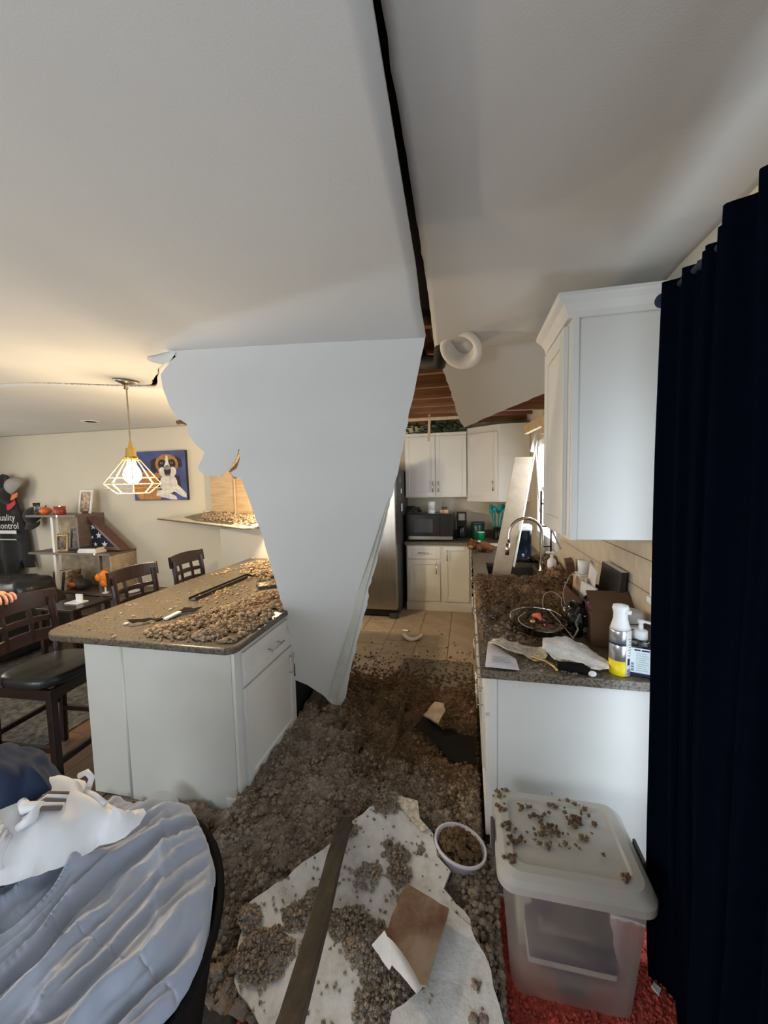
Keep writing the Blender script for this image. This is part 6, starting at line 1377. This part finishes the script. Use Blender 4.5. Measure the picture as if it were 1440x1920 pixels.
def heap(x, y):
    dx, dy = x-CX, y-CY; q = math.hypot(dx, dy)/0.49
    z = 0.47+0.10*(1-min(1, q)**2.2)
    s = x-0.22*y+0.07*fbm(x*2.2, y*1.7, 3)+0.02*fbm(x*7, y*5, 6)
    m1 = 0.5+0.5*noise.noise(Vector((x*5, y*3.0, 11))); m2 = 0.5+0.5*noise.noise(Vector((x*4, y*3.5, 23))); m3 = 0.5+0.5*noise.noise(Vector((x*6, y*5, 31)))
    f = 0.075*m1*abs(math.sin(PI*(s/0.145)))**0.9+0.050*m2*(1-abs(math.sin(PI*(s/0.083+0.3))))**1.5+0.022*m3*(1-abs(math.sin(PI*(s/0.041+0.2*y))))**1.6
    c = x*0.8+y*0.6+0.06*fbm(x*4, y*4, 40)
    f += 0.03*(1-abs(math.sin(PI*(c/0.19))))**3*(0.5+0.5*noise.noise(Vector((x*5, y*5, 51))))
    for (cx, cy, ca, sa, L_, wd, am) in FOLDS[:14]:
        l_ = (x-cx)*ca+(y-cy)*sa; t_ = -(x-cx)*sa+(y-cy)*ca
        if abs(t_) > wd*4 or abs(l_) > L_*2.2: continue
        f += 0.5*am*math.exp(-(l_/L_)**2)/(1+(t_/wd)**2*(1.0 if t_ > 0 else 2.2))
    z += f*(1-0.4*smooth01((q-.85)/.15))
    return z
def gsheet(u, v):
    a = u*2*PI; q = v*0.468*(1+0.018*math.sin(a*5+1)+0.012*math.sin(a*11))
    x, y = CX+q*math.cos(a), CY+q*math.sin(a); k = q/0.49
    z = heap(x, y)
    z = max(z, 0.47+0.03*smooth01((k-.8)/.1))-0.03*smooth01((v-.97)/.03)
    return (x, y, z)
gs = G().grid(260, 90, gsheet).build('grey_satin_sheet', 'satin_grey', smooth=True, solid=0.003, off=-1)
tag(gs, 'rumpled blue-grey satin sheet filling the black tub', 'sheet')
# white sweatshirt
WO = [(-1.285, 0.945), (-1.235, 0.955), (-1.2, 0.940), (-1.119, 0.938), (-1.048, 0.942), (-1.019, 0.962), (-1.002, 0.955), (-0.995, 0.92), (-1.007, 0.881), (-1.025, 0.861), (-1.073, 0.829), (-1.101, 0.776), (-1.145, 0.726), (-1.177, 0.696), (-1.225, 0.655), (-1.34, 0.64), (-1.40, 0.72), (-1.36, 0.88)]
def dedge(x, y):
    d = 9
    for i in range(len(WO)):
        a, b = Vector(WO[i-1]), Vector(WO[i]); p = Vector((x, y)); t = max(0, min(1, (p-a).dot(b-a)/max(1e-9, (b-a).length_squared))); d = min(d, (p-a.lerp(b, t)).length)
    return d
def wz(x, y):
    d = dedge(x, y); base = 0.665+0.36*max(0, min(0.30, (-1.0-x)))+0.20*max(0, y-0.74)
    if x > -1.06: base += 0.02
    s = x*0.5+y*0.86
    return base-0.055*(1-smooth01(d/0.05))+0.022*ridge(s*6+0.6*fbm(x*6, y*6, 4))*smooth01(d/.08)*(0.3+0.7*smooth01((-1.1-x)/.1))+0.014*fbm(x*6, y*6, 2)
ws = thing('white_sweatshirt', 'white sweatshirt with striped cuff folded on the satin sheet', 'sweatshirt', (-1.2, 0.83, 0.60))
sheet('garment', jag(WO, 0.015, 0.001, 17), lambda x, y: (x, y, wz(x, y)), 0.014, ['white_cotton'], 0.004, parent=ws, rim=0, off=-1)
def rib(nm, mt, pts_, r): G().tube([(x, y, wz(x, y)+dz) for x, y, dz in pts_], r, 10).build(nm, mt, ws, smooth=True)
for k, mt in enumerate(('stripe_brown', 'white_cotton', 'stripe_brown', 'white_cotton', 'stripe_brown')):
    o_ = 0.0095*k; rib('cuff_stripe', mt, [(-1.245+o_*.6, 0.80-o_, 0.010), (-1.222+o_*.6, 0.838-o_, 0.016), (-1.195+o_*.6, 0.872-o_, 0.010)], 0.0062)
rib('neck_knot', 'white_cotton', [(-1.27, 0.80, .012), (-1.235, 0.785, .024), (-1.21, 0.80, .02), (-1.20, 0.775, .018), (-1.225, 0.755, .012)], [0.012, 0.016, 0.015, 0.014, 0.010])
rib('hem_roll', 'white_cotton', [(-1.20, 0.925, .006), (-1.15, 0.915, .010), (-1.10, 0.905, .006)], 0.008)
for k in range(9): rib('rib_knit', 'white_cotton', [(-1.30+0.012*k, 0.665+0.004*k, .004), (-1.31+0.012*k, 0.70, .006), (-1.325+0.012*k, 0.74, .004)], 0.0065)
rib('toggle_cord', 'white_cotton', [(-1.245, 0.945, 0.02), (-1.225, 0.955, 0.035), (-1.20, 0.95, 0.03), (-1.20, 0.935, 0.012)], 0.009)
# navy garment
def nv(u, v):
    a = u*2*PI; ph = v*PI/2; d = Vector((math.cos(ph)*math.cos(a), math.cos(ph)*math.sin(a), math.sin(ph)))
    s_ = 1+0.10*noise.noise(d*2.2+Vector((3, 1, 0)))+0.06*ridge(d.x*2.2+d.y*1.6+0.5*noise.noise(d*3))
    return (-1.475+0.26*d.x*s_, 0.855+0.14*d.y*s_, 0.655+0.225*d.z*s_)
tag(G().grid(90, 40, nv).build('navy_garment', 'navy_cotton', smooth=True), 'dark navy garment bundled on top at the left edge', 'garment')
# clear plastic lid standing on the floor
g = G(); g.lathe([(0.0, 0.0), (0.085, 0.002), (0.095, 0.010), (0.098, 0.008), (0.088, -0.002), (0.0, -0.004)], c=(-1.50, 1.50, 0.085), n=32, ax=(0.35, -0.75, 0.55))
tag(g.build('plastic_lid', 'bin_plastic', smooth=True), 'clear plastic lid leaning on the island foot beyond the clothes', 'lid')
# ================================================================== PERSON at the left edge, one hand on the stool back
pe = thing('person', 'person at the left edge resting a hand on the nearest stool back', 'person', (-3.16, 1.52, 0.0))
def skin_mesh(name, V, E, rad, mat, root, sub=2):
    me = bpy.data.meshes.new(name); me.from_pydata([tuple(Vector(v)-WL(pe)) for v in V], E, []); me.materials.append(MATS[mat])
    o = bpy.data.objects.new(name, me); COL.objects.link(o); o.parent = pe
    o.modifiers.new('skin', 'SKIN').use_smooth_shade = True
    if not me.skin_vertices: 
        return o
    for i, s in enumerate(me.skin_vertices[0].data):
        r_ = rad[i]; s.radius = r_ if isinstance(r_, tuple) else (r_, r_); s.use_root = (i == root)
    q = o.modifiers.new('sub', 'SUBSURF'); q.levels = sub; q.render_levels = sub
    return o
x, y = -3.16, 1.52
V = [(x, y, 0.95), (x, y, 1.10), (x+.01, y, 1.28), (x+.01, y, 1.43), (x+.015, y, 1.50), (x+.03, y, 1.57), (x+.04, y, 1.66), (x+.04, y, 1.745),
     (x+.02, y+.10, 1.42), (x+.02, y+.19, 1.40), (x+.10, y+.22, 1.20), (x+.24, y+.20, 1.115), (x+.38, y+.185, 1.085),
     (x, y-.10, 1.42), (x, y-.19, 1.40), (x-.02, y-.24, 1.14), (x+.04, y-.24, 0.92), (x+.05, y-.24, 0.82),
     (x, y+.09, 0.90), (x+.01, y+.10, 0.52), (x-.01, y+.10, 0.10), (x+.10, y+.11, 0.045), (x+.17, y+.115, 0.035),
     (x, y-.09, 0.90), (x+.01, y-.10, 0.52), (x-.01, y-.10, 0.10), (x+.10, y-.11, 0.045), (x+.17, y-.115, 0.035)]
E = [(0, 1), (1, 2), (2, 3), (3, 4), (4, 5), (5, 6), (6, 7), (3, 8), (8, 9), (9, 10), (10, 11), (11, 12), (3, 13), (13, 14), (14, 15), (15, 16), (16, 17), (0, 18), (18, 19), (19, 20), (20, 21), (21, 22), (0, 23), (23, 24), (24, 25), (25, 26), (26, 27)]
rad = [.12, .115, .13, .10, .05, .055, .085, .07, .07, .055, .045, .038, .028, .07, .055, .045, .034, .03, .085, .06, .042, .04, .03, .085, .06, .042, .04, .03]
body = skin_mesh('body', V, E, rad, 'shirt_grey', 0)
body.data.materials.clear()
# one continuous body whose skin, shirt and trousers are told apart by height and reach along the arm
m = bpy.data.materials.new('dressed_body'); m.use_nodes = True; n, l = nodes(m); b = n['Principled BSDF']; b.inputs['Roughness'].default_value = 0.8
tc = n.new('ShaderNodeTexCoord'); sx = n.new('ShaderNodeSeparateXYZ'); l.new(tc.outputs['Object'], sx.inputs[0])
def gt(sock, val):
    q = n.new('ShaderNodeMath'); q.operation = 'GREATER_THAN'; q.inputs[1].default_value = val; l.new(sock, q.inputs[0]); return q.outputs[0]
def mix(fac, a, bcol):
    q = n.new('ShaderNodeMix'); q.data_type = 'RGBA'; l.new(fac, q.inputs[0])
    for s_, c_ in ((6, a), (7, bcol)):
        if isinstance(c_, tuple): q.inputs[s_].default_value = (*c_, 1)
        else: l.new(c_, q.inputs[s_])
    return q.outputs[2]
c1 = mix(gt(sx.outputs[2], 0.96), (0.05, 0.075, 0.13), (0.08, 0.085, 0.09)); c2 = mix(gt(sx.outputs[2], 1.51), c1, (0.62, 0.30, 0.22))
c3 = mix(gt(sx.outputs[0], 0.19), c2, (0.62, 0.30, 0.22))
mm = n.new('ShaderNodeMath'); mm.operation = 'LESS_THAN'; mm.inputs[1].default_value = 0.09; l.new(sx.outputs[2], mm.inputs[0])
l.new(mix(mm.outputs[0], c3, (0.02, 0.02, 0.02)), b.inputs['Base Color']); body.data.materials.append(m)
# hand over the stool rail: palm, four fingers, thumb
hx, hy, hz = x+.38, y+.185, 1.085
PV = [(hx-.01, hy, hz), (hx+.035, hy+.002, hz+.004), (hx+.075, hy+.004, hz+.002)]
skin_mesh('palm', PV, [(0, 1), (1, 2)], [(.026, .022), (.036, .020), (.038, .018)], 'skin', 0)
for k, (oy, L_) in enumerate(((-.034, .030), (-.011, .034), (.012, .032), (.033, .025))):
    bx_, by_ = hx+.075, hy+.004+oy
    skin_mesh('finger', [(bx_, by_, hz+.002), (bx_+L_, by_+oy*.15, hz-.006), (bx_+L_*1.35, by_+oy*.2, hz-.006-L_*.75), (bx_+L_*1.2, by_+oy*.2, hz-.006-L_*1.45)], [(0, 1), (1, 2), (2, 3)], [.0105, .0095, .009, .008], 'skin', 0)
skin_mesh('thumb', [(hx+.02, hy-.034, hz), (hx+.045, hy-.058, hz-.012), (hx+.075, hy-.066, hz-.030)], [(0, 1), (1, 2)], [.013, .011, .0095], 'skin', 0)
hcx, hcy, hcz = x+.045, y, 1.68
G().ell((hcx-.015, hcy, hcz+.02), (.098, .085, .095), 20, 14).build('hair', 'hair_brown', pe, smooth=True)
for s in (-1, 1):
    G().ell((hcx+.075, hcy+s*.032, hcz-.015), (.010, .014, .009), 12, 8).build('eye', 'eye_white', pe, smooth=True); G().ell((hcx+.083, hcy+s*.032, hcz-.015), (.004, .006, .006), 8, 6).build('pupil', 'paint_dark', pe, smooth=True)
    G().ell((hcx, hcy+s*.087, hcz-.03), (.018, .008, .03), 12, 8).build('ear', 'skin', pe, smooth=True)
G().ell((hcx+.09, hcy, hcz-.045), (.016, .013, .022), 12, 8).build('nose', 'skin', pe, smooth=True); G().ell((hcx+.078, hcy, hcz-.085), (.010, .024, .007), 12, 8).build('mouth', 'lip', pe, smooth=True)
# hide nothing, drop the unused helper names
